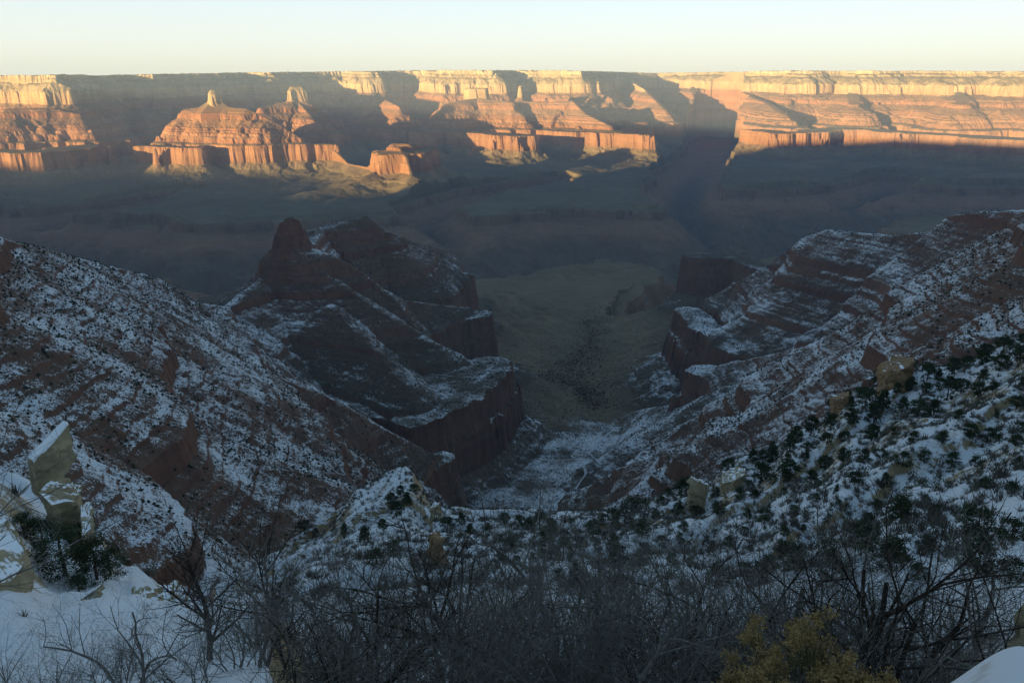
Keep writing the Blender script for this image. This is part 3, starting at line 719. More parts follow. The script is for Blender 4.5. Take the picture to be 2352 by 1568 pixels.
k2 = (rg.rand(N2) < .38 + .9 * fbm(x2, y2, 30, 3, 3) + np.interp(pxof(x2, y2, h2), [600, 1000, 1300, 2352], [-.22, -.15, .1, .12]))
NS = (x2[k2], y2[k2], h2[k2])
if 0: x, y, h = np.concatenate([x, x2[k2]]), np.concatenate([y, y2[k2]]), np.concatenate([h, h2[k2]])
o = blobs('scrub', x, y, h, s, M_SCRUB, 4, 1.0)
tag(o, 'dark pinyon and juniper scrub speckling the snowy red slopes', 'scrub', kind='stuff')

def leaf_proto(seed, n=30):
    g_ = np.random.RandomState(seed); V = []
    for i in range(n):
        p = g_.randn(3) * np.array([.42, .42, .3]) + np.array([0, 0, .45]); d = g_.randn(3); d /= np.linalg.norm(d); e = np.cross(d, g_.randn(3)); e /= np.linalg.norm(e) + 1e-6
        L = .16 + .14 * g_.rand(); V += [p - d * L, p + e * L * .7, p + d * L]
    return np.array(V), np.arange(3 * n).reshape(-1, 3)
LEAFY = [leaf_proto(i) for i in range(5)]
NEAR_SCRUB = NS

# bare grove along the creek
pl = [(1352, 735), (1362, 790), (1335, 825), (1262, 862), (1300, 870), (1350, 900), (1372, 935), (1350, 900), (1340, 850), (1370, 760), (1390, 700)]
gp = []
for i in range(len(pl) - 1):
    for j in range(150):
        t = rg.rand(); wd_ = 16 if i > 0 else 8
        gp.append((pl[i][0] + t * (pl[i + 1][0] - pl[i][0]) + rg.randn() * wd_ * 1.3, pl[i][1] + t * (pl[i + 1][1] - pl[i][1]) + rg.randn() * 6))
x, y, h, r_, ok = hits(gp, 1200, 4500, 260)
k = ok & (r_ > 1900)
o = blobs('grove', x[k], y[k], h[k] + 1, 1.4 + 2.0 * rg.rand(k.sum()), M_GROVE, 9, 1.1)
tag(o, 'brown leafless cottonwood grove along the creek in the valley', 'grove', kind='stuff')

# low grey brush on the slope below the viewpoint
def tuft_proto(seed, n=44):
    rg_ = np.random.RandomState(seed); vs = []; fs = []
    for i in range(n):
        a = rg_.rand() * 6.28; lean = rg_.rand() * 1.1; L = .5 + .6 * rg_.rand()
        d = np.array([math.cos(a) * math.sin(lean), math.sin(a) * math.sin(lean), math.cos(lean)])
        p = np.array([rg_.randn() * .12, rg_.randn() * .12, 0]); q_ = p + d * L
        sd = np.cross(d, rg_.randn(3)); sd /= np.linalg.norm(sd) + 1e-6
        wv = .012 + .022 * rg_.rand()
        i0 = len(vs)
        vs += [p - sd * .01, p + sd * .01, p + d * L * .6 + sd * wv, q_, p + d * L * .6 - sd * wv]
        fs += [(i0, i0 + 1, i0 + 2), (i0, i0 + 2, i0 + 3), (i0, i0 + 3, i0 + 4)]
    return np.array(vs), np.array(fs)
TUFTS = [tuft_proto(i) for i in range(5)]
def scatter_proto(name, protos, x, y, z, s, mat, seed=1):
    rg_ = np.random.RandomState(seed); CO = []; FA = []; base = 0
    idx = rg_.randint(0, len(protos), len(x))
    for pi_, (v, f) in enumerate(protos):
        m_ = np.where(idx == pi_)[0]
        if not len(m_): continue
        a = rg_.rand(len(m_)) * 6.28; ca, sa = np.cos(a)[:, None], np.sin(a)[:, None]
        ss = s[m_][:, None]
        vx = (v[None, :, 0] * ca - v[None, :, 1] * sa) * ss + x[m_][:, None]
        vy = (v[None, :, 0] * sa + v[None, :, 1] * ca) * ss + y[m_][:, None]
        vz = v[None, :, 2] * ss + z[m_][:, None]
        CO.append(np.stack([vx, vy, vz], -1).reshape(-1, 3))
        FA.append((f[None] + (np.arange(len(m_)) * len(v))[:, None, None] + base).reshape(-1, 3))
        base += len(m_) * len(v)
    return mesh_from(name, np.concatenate(CO), np.concatenate(FA), mat)
ss_ = .35 + 1.0 * rg.rand(len(NEAR_SCRUB[0])) ** 1.6
o = scatter_proto('undergrowth', LEAFY, NEAR_SCRUB[0], NEAR_SCRUB[1], NEAR_SCRUB[2], ss_, M_NEEDLE, 5)
tag(o, 'low dark green bushes dotted over the snow of the nearest slope', 'undergrowth', kind='stuff')
N = 26000
th = (rg.rand(N) - .5) * 2 * R(37); rr = 28 + (425 - 28) * rg.rand(N) ** .8
x = np.sin(th) * rr; y = np.cos(th) * rr
h, sl = slope_at(x, y, 1.0)
pv = pxof(x, y, h)
dn = .30 + .8 * fbm(x, y, 22, 3, 1) + np.interp(pv, [0, 450, 900, 1100, 1600, 2352], [-.25, -.1, 0, .22, .26, .26])
dn = np.where((pv < 520) & (rr < 80), .03, np.where(rr < 55, 0, dn + .08))
k = rg.rand(N) < dn
x, y, h, rr = x[k], y[k], h[k], rr[k]
o = scatter_proto('brush', TUFTS, x, y, h - .1, (.6 + 1.6 * rg.rand(len(x)) ** 1.6) * np.interp(rr, [28, 90, 400], [.6, .9, 1.25]), M_BRUSH, 8)
tag(o, 'low grey leafless brush poking through the snow', 'brush', kind='stuff')

# ------------------------------------------------------------------ evergreens on the snowy slope, each a thing with crown and trunk
def tube(vs, fs, pts, rad, sides=5):
    i0 = len(vs); pts = [np.array(p, float) for p in pts]
    up = np.array([.3, .2, .93])
    for i, p in enumerate(pts):
        d = pts[min(i + 1, len(pts) - 1)] - pts[max(i - 1, 0)]; d = d / (np.linalg.norm(d) + 1e-9)
        a = np.cross(d, up); a /= np.linalg.norm(a) + 1e-9; b = np.cross(d, a)
        for k_ in range(sides):
            t = 6.2832 * k_ / sides
            vs.append(p + (a * math.cos(t) + b * math.sin(t)) * rad[i])
    for i in range(len(pts) - 1):
        for k_ in range(sides):
            k2 = (k_ + 1) % sides
            fs.append((i0 + i * sides + k_, i0 + i * sides + k2, i0 + (i + 1) * sides + k2, i0 + (i + 1) * sides + k_))

def pymesh(name, vs, fs, mat, smooth=False):
    me = bpy.data.meshes.new(name); me.from_pydata([tuple(v) for v in vs], [], fs); me.materials.append(mat)
    if smooth: me.polygons.foreach_set('use_smooth', [True] * len(me.polygons))
    return me

def crown_mesh(seed, shape, n=900, leaf=1.0):
    rg_ = np.random.RandomState(seed); CO = []; nf = 0
    # shape: 0 rounded juniper, 1 pointed fir, 2 open pinyon
    cl = []
    nb = 34 if shape != 1 else 46
    for i in range(nb):
        t = rg_.rand() ** .8
        if shape == 1: rad = .30 * (1 - t) ** .8 + .03; z = .08 + .92 * t
        elif shape == 0: rad = .40 * math.sqrt(max(.02, 1 - (2 * t - .85) ** 2 * .8)); z = .05 + .9 * t
        else: rad = .36 * (1 - .6 * abs(2 * t - .9)); z = .22 + .75 * t
        a = rg_.rand() * 6.28; q_ = rad * (.55 + .45 * rg_.rand())
        cl.append((math.cos(a) * q_, math.sin(a) * q_, z, (.055 + .075 * rg_.rand()) * (1.0 if shape != 1 else .8)))
    V = []
    for i in range(n):
        c = cl[rg_.randint(len(cl))]
        p = rg_.randn(3) * c[3] * .75 * np.array([1, 1, .7]) + np.array(c[:3])
        d = rg_.randn(3); d /= np.linalg.norm(d); e = np.cross(d, rg_.randn(3)); e /= np.linalg.norm(e) + 1e-6
        L = (.030 + .030 * rg_.rand()) * leaf; W = L * .55
        V += [p - d * L, p + e * W, p + d * L, p - e * W]
    V = np.array(V); Fq = np.arange(len(V)).reshape(-1, 4)
    me = bpy.data.meshes.new('crown'); me.from_pydata([tuple(v) for v in V], [], [tuple(q_) for q_ in Fq]); me.materials.append(M_NEEDLE)
    return me
def conifer_proto(seed, shape):
    root = bpy.data.objects.new('evergreen_tree', None); root.empty_display_size = .3
    vs, fs = [], []
    prg = random.Random(seed)
    tube(vs, fs, [(0, 0, -.15), (.01, 0, .2), (prg.uniform(-.03, .03), prg.uniform(-.03, .03), .55), (0, 0, .9)], [.035, .028, .018, .006], 6)
    for i in range(9):
        z = prg.uniform(.12, .8); a = prg.uniform(0, 6.28); L = .28 * (1 - z * .6)
        tube(vs, fs, [(0, 0, z), (math.cos(a) * L * .6, math.sin(a) * L * .6, z + .05), (math.cos(a) * L, math.sin(a) * L, z + .06)], [.01, .007, .003], 4)
    return root, pymesh('trunk', vs, fs, M_TRUNK), crown_mesh(seed, shape)
CON = [conifer_proto(21 + i, (0, 1, 2, 0, 1, 2)[i]) for i in range(6)]
for c_ in CON: bpy.data.objects.remove(c_[0])
MIDC = [crown_mesh(71 + i, i, 2400, .6) for i in range(3)]
FINE = [crown_mesh(61 + i, (0, 2, 0)[i], 5200, .36) for i in range(3)]
def evergreen(x, y, z, ht, k_, rot, label, group, fat=1.0):
    root = bpy.data.objects.new('evergreen_tree', None); SC.collection.objects.link(root)
    root.empty_display_size = .3
    root.location = (x, y, z); root.rotation_euler = (0, 0, rot); root.scale = (ht * fat, ht * fat, ht)
    tag(root, label, 'tree', group)
    for nm, me in (('trunk', CON[k_][1]), ('crown', FINE[k_ % 3] if 'ledge' in label else (MIDC[k_ % 3] if math.hypot(x, y) < 240 else CON[k_][2]))):
        o = bpy.data.objects.new(nm, me); SC.collection.objects.link(o); o.parent = root
    return root

def crest(px): return np.interp(px, [600, 720, 830, 930, 1010, 1100, 1250, 1400, 1600, 1720, 1850, 1950, 2100, 2352], [1235, 1200, 1140, 1092, 1160, 1203, 1200, 1198, 1105, 1060, 995, 908, 838, 760])
trg = random.Random(77)
cand = []
KNOB = [(743, 1163, 7), (707, 1199, 7), (760, 1175, 5), (793, 1228, 7), (838, 1246, 9), (880, 1220, 6.5), (912, 1190, 9), (905, 1271, 8), (865, 1292, 9), (951, 1131, 5), (920, 1140, 6), (935, 1155, 6), (1059, 1206, 7), (1027, 1222, 9), (900, 1160, 6), (700, 1225, 7), (1080, 1225, 6), (1120, 1215, 4), (725, 1230, 5)]
for a in KNOB: cand.append((a[0], a[1], a[2], 'knob'))
tries = 0
while len(cand) < 291 and tries < 9000:
    tries += 1
    px = trg.uniform(1130, 2400); c_ = float(crest(px))
    py = c_ + trg.random() ** 1.25 * (1330 - c_)
    band = 1.0 if py < c_ + 70 else .62
    if px < 1560: band = .5 if py < c_ + 45 else .12
    elif 1560 < px < 1700: band *= .7
    if trg.random() > band: continue
    hgt = trg.uniform(4.0, 10.5) * (1 if py < c_ + 110 else .72)
    mind = 15 + hgt * 1.4 + max(0, py - c_) * .09
    if any(abs(px - q_[0]) < mind and abs(py - q_[1]) < mind * .9 for q_ in cand): continue
    cand.append((px, py + 4, hgt, 'crest' if py < c_ + 70 else ('middle' if px < 1560 else 'slope')))
for a in [(150, 1322, 5.0), (100, 1262, 3.6), (222, 1330, 4.6), (60, 1238, 3.0), (190, 1268, 3.8), (182, 1358, 1.9), (255, 1322, 3.4)]: cand.append((a[0], a[1], a[2], 'ledge'))
x, y, h, r_, ok = hits([(c_[0], c_[1]) for c_ in cand], 30, 900, 380)
TL = {'knob': ('dark evergreen tree on the snowy knob left of the middle', 'evergreens on the snowy knob'),
      'crest': ('dark evergreen tree along the top edge of the snowy slope at right', 'evergreens along the top of the right slope'),
      'slope': ('dark evergreen tree scattered on the snowy slope below its top edge at right', 'evergreens on the right slope'),
      'middle': ('small dark evergreen tree just above the bare brush in the middle', 'evergreens above the brush'),
      'ledge': ('dark evergreen tree among tan rocks on the ledge at lower left', 'evergreens on the left ledge')}
for i, c_ in enumerate(cand):
    if not ok[i] or r_[i] > 460: continue
    k_ = trg.choice([0, 2, 3, 5, 1, 4]) if c_[3] != 'middle' else trg.choice([0, 3])
    evergreen(x[i], y[i], h[i] - .2, c_[2] * (.62 if c_[3] == 'ledge' else (r_[i] / 350 if c_[3] == 'knob' else max(.35, r_[i] / 350) ** .85)), k_, trg.uniform(0, 6.28), TL[c_[3]][0], TL[c_[3]][1], trg.uniform(.85, 1.25) * (1.2 if k_ in (0, 3) else 1.25))

# ------------------------------------------------------------------ leafless trees and shrubs below the viewpoint
def grow(seed, ht, stems, spread, levels, twig, crook=.22, r0=.05, up=.15, trunk_curve=None):
    g = random.Random(seed); tv, tf, wv, wf = [], [], [], []
    def v3(x, y, z): return np.array([x, y, z], float)
    def branch(p, d, L, r, lev):
        n = max(3, int(L / .22)) if lev < levels else 3
        n = min(n, 9)
        pts = [p]; rad = [r]; dirs = [d]
        for i in range(n):
            d = d + v3(g.gauss(0, crook), g.gauss(0, crook), g.gauss(0, crook * .7) + up * .25); d = d / np.linalg.norm(d)
            p = p + d * L / n; pts.append(p); dirs.append(d); rad.append(max(.0016, r * (1 - .62 * (i + 1) / n)))
        if lev < 2: tube(tv, tf, pts, rad, 6)
        else: tube(wv, wf, pts, rad, 3)
        if lev < levels:
            nb = twig[min(lev, len(twig) - 1)]
            for j in range(nb):
                i = g.randint(1, n) if lev else g.randint(max(1, n // 4), n)
                q_ = pts[i]; dd = dirs[i]
                s_ = v3(g.gauss(0, 1), g.gauss(0, 1), g.gauss(0, .6) + .25); s_ = s_ - dd * np.dot(s_, dd); s_ /= np.linalg.norm(s_) + 1e-6
                nd = dd * g.uniform(.35, .9) + s_ * g.uniform(.6, 1.0); nd /= np.linalg.norm(nd)
                branch(q_, nd, L * g.uniform(.35, .62), rad[i] * .62, lev + 1)
    for s in range(stems):
        a = g.uniform(0, 6.28); lean = g.uniform(.05, spread)
        d = v3(math.cos(a) * math.sin(lean), math.sin(a) * math.sin(lean), math.cos(lean))
        if trunk_curve is not None: d = v3(*trunk_curve)
        branch(v3(g.gauss(0, .05) * stems, g.gauss(0, .05) * stems, -.3), d / np.linalg.norm(d), ht * g.uniform(.75, 1.0), r0 * g.uniform(.7, 1.1), 0)
    return tv, tf, wv, wf
def woody_proto(seed, mat, **kw):
    tv, tf, wv, wf = grow(seed, **kw)
    return pymesh('stem', tv, tf, mat, True), pymesh('twigs', wv, wf, mat)
def woody(name, proto, loc, rot, sc, label, cat, group=None, tilt=(0, 0)):
    root = bpy.data.objects.new(name, None); SC.collection.objects.link(root); root.empty_display_size = .2
    root.location = loc; root.rotation_euler = (tilt[0], tilt[1], rot); root.scale = (sc, sc, sc)
    tag(root, label, cat, group)
    for me in proto:
        o = bpy.data.objects.new('trunk' if me.name.startswith('stem') else 'twigs', me); SC.collection.objects.link(o); o.parent = root
    return root
def ground_at(px, r):
    X, Y, _ = world(px, 1400, r); h_, _ = height(np.array([X]), np.array([Y])); return X, Y, float(h_[0])
SH = [woody_proto(100 + i, M_BARKG, ht=3.0, stems=5, spread=.75, levels=3, twig=[7, 6, 4], crook=.20, r0=.028) for i in range(5)]
SD = [woody_proto(200 + i, M_BARKD, ht=2.4, stems=6, spread=.9, levels=3, twig=[6, 6, 4], crook=.24, r0=.020) for i in range(2)]
# the dead dark tree at left, the tall pale snag, the leaning dark tree, the spreading tree at right
T1 = woody_proto(301, M_BARKD, ht=5.4, stems=1, spread=.05, levels=3, twig=[15, 7, 4], crook=.06, r0=.13, trunk_curve=(.02, 0, 1))
T2 = woody_proto(302, M_BARKD, ht=7.2, stems=1, spread=.05, levels=3, twig=[20, 7, 4], crook=.04, r0=.14, trunk_curve=(0, 0, 1))
T3 = woody_proto(303, M_BARKD, ht=5.6, stems=1, spread=.05, levels=3, twig=[20, 8, 4], crook=.08, r0=.16, up=-.02, trunk_curve=(-.22, 0, 1))
T4 = woody_proto(304, M_BARKD, ht=3.2, stems=4, spread=.55, levels=4, twig=[6, 5, 4, 3], crook=.13, r0=.075)
MT = [woody_proto(320 + i, M_BARKG if i != 1 else M_BARKD, ht=2.8, stems=3, spread=.7, levels=4, twig=[5, 4, 4, 3], crook=.19, r0=.05) for i in range(4)]
def ptop_of(pr): return max(v.co.z for me in pr for v in me.vertices)
for px, r, top, proto, rot, nm, lab in [
    (470, 12.0, 1180, T1, .4, 'dead_tree', 'dark dead tree with a crooked trunk at lower left'),
    (640, 14.0, 1040, T2, 1.0, 'dead_tree', 'tall thin grey snag, the tallest bare trunk left of the middle'),
    (1120, 11.0, 1150, T3, 0.0, 'dead_tree', 'leaning black dead tree with ragged branches near the middle'),
    (2035, 8.0, 960, T4, .3, 'bare_tree', 'spreading leafless tree with several stems at lower right')]:
    X, Y, Z = ground_at(px, r); zt = world(px, top, r)[2]
    sc = (zt - Z) / ptop_of(proto)
    woody(nm, proto, (X, Y, Z), rot, sc, lab, 'dead tree' if nm == 'dead_tree' else 'tree')
shr = []
srg = random.Random(9)
for i in range(56):
    px = 560 + (2300 - 560) * ((i * .618) % 1.0); r = srg.uniform(6, 19)
    top = np.interp(px, [200, 560, 800, 1000, 1150, 1350, 1600, 1750, 2050, 2352], [1400, 1330, 1290, 1270, 1225, 1205, 1230, 1300, 1330, 1300]) + srg.uniform(-80, 60)
    shr.append((px, r, top))
MTP = {id(p_): ptop_of(p_) for p_ in MT}
for i, (px, r, top) in enumerate([(600, 9, 1200), (780, 8, 1230), (905, 10, 1215), (1230, 9, 1130), (1350, 7.5, 1120), (1480, 9, 1140), (1620, 8, 1175), (1740, 9.5, 1150), (1880, 9, 1150), (2200, 9, 1110), (2310, 8, 1100), (1060, 7.5, 1230), (300, 9, 1330), (1900, 6.5, 1300), (1420, 6, 1290)]):
    X, Y, Z = ground_at(px, r); zt = world(px, top, r)[2]
    woody('bare_tree', MT[i % 4], (X, Y, Z), srg.uniform(0, 6.28), (zt - Z) / MTP[id(MT[i % 4])], 'crooked leafless small tree rising above the grey tangle at the bottom', 'tree', 'small leafless trees over the tangle')
shr += [(30, 11, 1420), (120, 10, 1440), (210, 12, 1450), (290, 11, 1440), (370, 10, 1430), (430, 9, 1400), (-10, 7, 1430), (520, 10, 1330), (80, 7, 1480), (250, 7, 1490)]
PTH = {id(p_): ptop_of(p_) for p_ in SH + SD}
SLAB = [('tall grey leafless shrub, one of the tangle along the bottom of the view', 'grey shrubs along the bottom'), ('low grey leafless shrub in front of the snowy ledge at lower left', 'shrubs before the left ledge'), ('dark leafless shrub, blacker than the grey tangle round it', 'black shrubs in the tangle')]
for i, (px, r, top) in enumerate(shr):
    X, Y, Z = ground_at(px, r); zt = world(px, top, r)[2]
    dark = i % 6 == 5 and px > 500
    p_ = SD[i % 2] if dark else SH[i % 5]
    sc = max(.3, (zt - Z) / PTH[id(p_)])
    l_ = SLAB[2] if dark else (SLAB[1] if px < 480 else SLAB[0])
    woody('bare_shrub', p_, (X, Y, Z), srg.uniform(0, 6.28), sc, l_[0], 'shrub', l_[1])
X, Y, Z = ground_at(-160, 6.0)
woody('bare_shrub', SH[1], (X, Y, world(-160, 1500, 6.0)[2]), 2.2, .62, 'grey leafless branches reaching in from the left edge', 'shrub', tilt=(0, .5))

# ------------------------------------------------------------------ yellow flowering bushes
def rabbit(seed, px, r, w_, ht, label):
    g = np.random.RandomState(seed)
    X, Y, Z = ground_at(px, r)
    root = bpy.data.objects.new('yellow_bush', None); SC.collection.objects.link(root); root.location = (X, Y, Z); root.empty_display_size = .2
    tag(root, label, 'bush', 'yellow bushes at the bottom')
    vs, fs, FV = [], [], []
    for i in range(50):
        a = g.rand() * 6.28; q_ = math.sqrt(g.rand()); lean = q_ * .62
        d = np.array([math.cos(a) * math.sin(lean) * w_, math.sin(a) * math.sin(lean) * w_, math.cos(lean)])
        L = ht * (.78 + .3 * g.rand()) * (1 - .15 * q_)
        m_ = d * L * .5 + g.randn(3) * .03; e = d * L + g.randn(3) * .03
        tube(vs, fs, [(0, 0, -.1), m_, e], [.006, .004, .002], 3)
        for k_ in range(7):
            e2 = e + g.randn(3) * np.array([.024, .024, .045])
            tube(vs, fs, [m_ + (e - m_) * .5, e2], [.003, .0015], 3)
            for t in range(30):
                c = e2 + g.randn(3) * .017
                u = g.randn(3); u /= np.linalg.norm(u); v = np.cross(u, g.randn(3)); v /= np.linalg.norm(v)
                FV += [c - u * .009, c + v * .005, c + u * .009, c - v * .005]
    me = pymesh('stems', vs, fs, M_STEM); o = bpy.data.objects.new('stems', me); SC.collection.objects.link(o); o.parent = root
    me = pymesh('flower_heads', FV, [tuple(range(i, i + 4)) for i in range(0, len(FV), 4)], M_FLOWER); o = bpy.data.objects.new('flower_heads', me); SC.collection.objects.link(o); o.parent = root
rabbit(1, 1885, 3.9, .85, 1.06, 'tallest yellow flowering bush, left of the group at the bottom')
rabbit(2, 1990, 3.5, .65, .72, 'middle yellow flowering bush at the bottom')
rabbit(3, 2085, 3.9, .42, .80, 'yellow flowering bush nearest the snow bank at lower right')
rabbit(4, 1740, 3.3, .6, .56, 'lowest yellow flowering bush, leftmost of the group at the bottom')

# ------------------------------------------------------------------ rocks
def rock(pts_top, depth, mat, label, seed, name='boulder', cuts=3, amp=.12, snow_cap=0.0, cat='rock'):
    import bmesh
    bm = bmesh.new()
    c = np.mean(np.array(pts_top), axis=0)
    top = [bm.verts.new(tuple(np.array(p) - c)) for p in pts_top]
    bot = [bm.verts.new((p[0] - c[0] + (p[0] - c[0]) * .06, p[1] - c[1] + (p[1] - c[1]) * .06, p[2] - c[2] - depth)) for p in pts_top]
    n = len(top)
    bm.faces.new(top); bm.faces.new(bot[::-1])
    for i in range(n): bm.faces.new((top[i], bot[i], bot[(i + 1) % n], top[(i + 1) % n]))
    bmesh.ops.recalc_face_normals(bm, faces=bm.faces)
    bmesh.ops.triangulate(bm, faces=bm.faces)
    bmesh.ops.subdivide_edges(bm, edges=bm.edges, cuts=cuts, use_grid_fill=True)
    bmesh.ops.triangulate(bm, faces=bm.faces)
    bmesh.ops.subdivide_edges(bm, edges=bm.edges, cuts=2, use_grid_fill=True)
    size = max(depth, 1.0)
    P_ = np.array([v.co for v in bm.verts])
    bm.normal_update()
    nx_ = fbm(P_[:, 0] * 1.0 + P_[:, 2] * .7 + seed * 9, P_[:, 1] - P_[:, 2] * .5, size * .5, 4, seed)
    ny_ = fbm(P_[:, 1] * 1.0 + P_[:, 2] * 1.7 + seed * 5, P_[:, 0] + P_[:, 2] * .9, size * .18, 3, seed + 1)
    lay = vnoise(P_[:, 2] * 3.2 + P_[:, 0] * .15, P_[:, 1] * .12, seed + 2)
    for v, a, b_, l_ in zip(bm.verts, nx_, ny_, lay):
        k_ = a * amp * size + b_ * amp * .6 * size + l_ * .10
        v.co += v.normal * float(k_) * (.35 if v.normal.z > .8 else 1)
    me = bpy.data.meshes.new(name); bm.to_mesh(me); bm.free(); me.materials.append(mat)
    root = bpy.data.objects.new(name, me); SC.collection.objects.link(root); root.location = tuple(c)
    tag(root, label, cat)
    if snow_cap > 0:
        bm = bmesh.new(); q_ = [np.array(p) - c for p in pts_top]
        ring = lambda s_, dz: [bm.verts.new((p[0] * s_, p[1] * s_, p[2] + dz)) for p in q_]
        r0, r1, r2 = ring(.99, -.05), ring(.96, snow_cap * .7), ring(.8, snow_cap)
        for a_, b_ in ((r0, r1), (r1, r2)):
            for i in range(n): bm.faces.new((a_[i], a_[(i + 1) % n], b_[(i + 1) % n], b_[i]))
        bm.faces.new(r2)
        bmesh.ops.triangulate(bm, faces=bm.faces)
        bmesh.ops.subdivide_edges(bm, edges=bm.edges, cuts=3, use_grid_fill=True)
        bmesh.ops.recalc_face_normals(bm, faces=bm.faces)
        P_ = np.array([v.co for v in bm.verts]); dz = fbm(P_[:, 0], P_[:, 1], 1.3, 3, 2) * .12
        for v, d_ in zip(bm.verts, dz): v.co.z += float(d_)
        me = bpy.data.meshes.new('snow_cap'); bm.to_mesh(me); bm.free(); me.materials.append(M_SNOW)
        me.polygons.foreach_set('use_smooth', [True] * len(me.polygons))
        o = bpy.data.objects.new('snow_cap', me); SC.collection.objects.link(o); o.parent = root
    return root
def ptop(lst): return [world(*p) for p in lst]
rock(ptop([(78, 1062, 61.5), (120, 1020, 61.8), (159, 974, 63), (140, 984, 66), (98, 1018, 68), (64, 1050, 66)]), 2.9, M_LIMEB, 'sharp wedge of tan limestone with a smooth snow top at left', 5, 'rock_outcrop', amp=.05, snow_cap=.30)
rock(ptop([(92, 1132, 58), (118, 1100, 59), (160, 1096, 60), (186, 1120, 60), (176, 1150, 57.5), (120, 1160, 56.5)]), 3.6, M_LIME, 'rounded tan boulder half covered with snow below the sharp wedge', 7, amp=.13)
rock(ptop([(-60, 1215, 40), (10, 1190, 41), (40, 1215, 41), (62, 1280, 38), (30, 1330, 36), (-60, 1350, 35)]), 1.6, M_LIME, 'large tan rock face cut by the left edge', 8, amp=.12)
rock(ptop([(118, 1430, 36), (165, 1385, 38), (228, 1348, 40), (232, 1362, 39.6), (180, 1405, 37.5), (125, 1448, 35.5)]), .5, M_LIME, 'low strip of tan bedrock crossing the snow shelf at lower left', 9, 'rock_ledge', amp=.5)
rock(ptop([(300, 1352, 42), (335, 1350, 43), (405, 1330, 45), (428, 1350, 45), (415, 1420, 41), (352, 1415, 40)]), 1.4, M_LIME, 'tan boulder with a dark hollow at the right end of the snow shelf', 10, amp=.3)
rock(ptop([(186, 1160, 56), (205, 1150, 58), (207, 1215, 52), (190, 1230, 51)]), 1.6, M_LIME, 'narrow snow-capped rock fin between dark evergreens at left', 11, 'rock_outcrop', amp=.15)
for i, (px, py, wpx, hpx, lab, mt) in enumerate([
    (2075, 835, 66, 58, 'tan and orange crag at the top edge of the right slope', M_ORANGE),
    (1938, 908, 34, 34, 'small tan crag below the larger one on the right slope', M_ORANGE),
    (1605, 1105, 40, 86, 'tall rounded tan crag at the left end of the right slope', M_LIME),
    (1690, 1092, 60, 30, 'flat snow-topped slab of rock right of the tall rounded crag', M_LIME),
    (1000, 1232, 30, 86, 'orange rock face on the right side of the snowy knob', M_ORANGE),
    (1000, 1160, 26, 40, 'pale crag at the right shoulder of the snowy knob', M_LIME)]):
    X, Y, H_, r_, ok = hits([(px, py + hpx * .8)], 30, 900, 300)
    r = float(r_[0]); k_ = r / F * 1.12
    c = world(px, py, r)
    w2 = wpx * k_ / 2 * .85
    pts = [(c[0] + w2 * a, c[1] + w2 * 1.5 * b_ + w2 * .9, c[2] - w2 * .35 * (1 + b_) + w2 * .6 * a * (1 if i != 2 and i != 4 else -1)) for a, b_ in ((-1, -.5), (-.3, -1), (.6, -.9), (1, -.1), (.7, .9), (-.5, 1))]
    rock(pts, hpx * k_ * 1.15, mt, lab, 20 + i, 'crag', amp=.17)
c = world(2440, 1405, 12.0)
rock([(c[0] - .38, c[1] - .3, c[2] - .1), (c[0] + .3, c[1] - .4, c[2] + .1), (c[0] + .9, c[1] + .3, c[2] + .15), (c[0] - .25, c[1] + .5, c[2] + .1)], 3.3, M_LIMEB, 'tan rock at the right edge above the snow bank', 31, amp=.06)

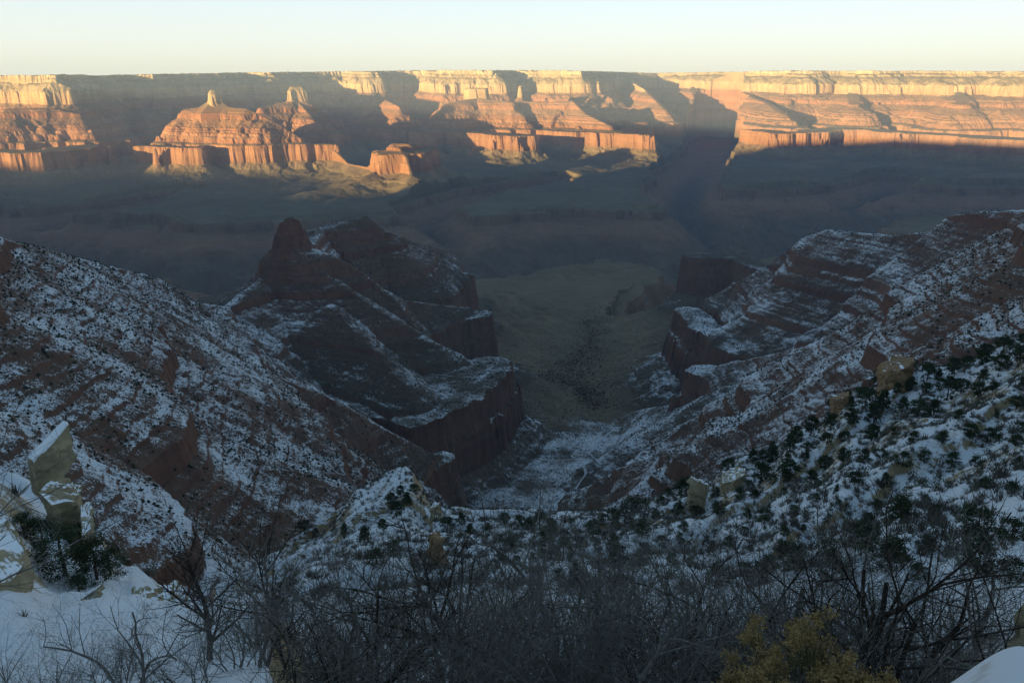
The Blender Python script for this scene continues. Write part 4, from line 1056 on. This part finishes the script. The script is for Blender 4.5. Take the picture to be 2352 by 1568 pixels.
# ------------------------------------------------------------------ creek bed and trails
def ribbon(name, pts, wd_, mat, label, r0=1000, r1=5200, lift=1.2, sub=6):
    P2 = []
    for i in range(len(pts) - 1):
        for j in range(sub):
            t = j / sub; P2.append((pts[i][0] + t * (pts[i + 1][0] - pts[i][0]), pts[i][1] + t * (pts[i + 1][1] - pts[i][1])))
    P2.append(pts[-1])
    X, Y, H_, r_, ok = hits(P2, r0, r1, 360)
    V = []; Fq = []
    for i in range(len(X)):
        j0, j1 = max(0, i - 1), min(len(X) - 1, i + 1)
        d = np.array([X[j1] - X[j0], Y[j1] - Y[j0]]); d /= np.linalg.norm(d) + 1e-6
        for s_ in (-.5, .5):
            a, b_ = X[i] - d[1] * wd_ * s_, Y[i] + d[0] * wd_ * s_
            V.append((a, b_, 0))
    V = np.array(V); hh, _ = height(V[:, 0], V[:, 1]); V[:, 2] = hh + lift
    for i in range(len(X) - 1):
        if abs(r_[i + 1] - r_[i]) < 160: Fq.append((2 * i, 2 * i + 1, 2 * i + 3, 2 * i + 2))
    if not Fq: return
    o = mesh_from(name, V, np.array(Fq), mat); tag(o, label, name.replace('_', ' '), kind='structure')
ribbon('creek_bed', [(1386, 992), (1352, 1018), (1338, 1030), (1312, 1048), (1338, 1062), (1346, 1088), (1332, 1108), (1322, 1124)], 5, M_TRAIL, 'pale snowy creek bed winding down the side valley')
ribbon('path', [(1408, 988), (1382, 1008), (1352, 1042), (1372, 1058), (1380, 1066)], 4, M_TRAIL, 'snow covered path beside the creek bed')
ribbon('path', [(1378, 602), (1372, 618), (1352, 632), (1330, 640), (1308, 652), (1302, 664), (1288, 678), (1266, 694)], 5, M_DUST, 'thin pale path across the olive platform towards the gorge', 2500, 5200)
ribbon('path', [(1302, 735), (1306, 742), (1282, 752), (1290, 760), (1300, 768)], 4, M_DUST, 'short pale path above the cottonwood grove', 2000, 4500)

# ------------------------------------------------------------------ air
def haze():
    me = bpy.data.meshes.new('haze')
    a, b0, t = 25000.0, -1500.0, 480.0
    vs = [(x, y, z) for z in (b0, t) for y in (-a, a) for x in (-a, a)]
    fs = [(0, 2, 3, 1), (4, 5, 7, 6), (0, 1, 5, 4), (2, 6, 7, 3), (0, 4, 6, 2), (1, 3, 7, 5)]
    me.from_pydata(vs, [], fs)
    o = bpy.data.objects.new('haze', me); SC.collection.objects.link(o)
    m, n = new_mat('haze_air')
    v = n.nodes.new('ShaderNodeVolumePrincipled')
    v.inputs['Color'].default_value = (.50, .67, 1.0, 1)
    v.inputs['Density'].default_value = 3.2e-5
    v.inputs['Anisotropy'].default_value = 0.0
    ou = n.nodes.new('ShaderNodeOutputMaterial'); n.links.new(v.outputs[0], ou.inputs['Volume'])
    me.materials.append(m)
    tag(o, kind='stuff')
haze()
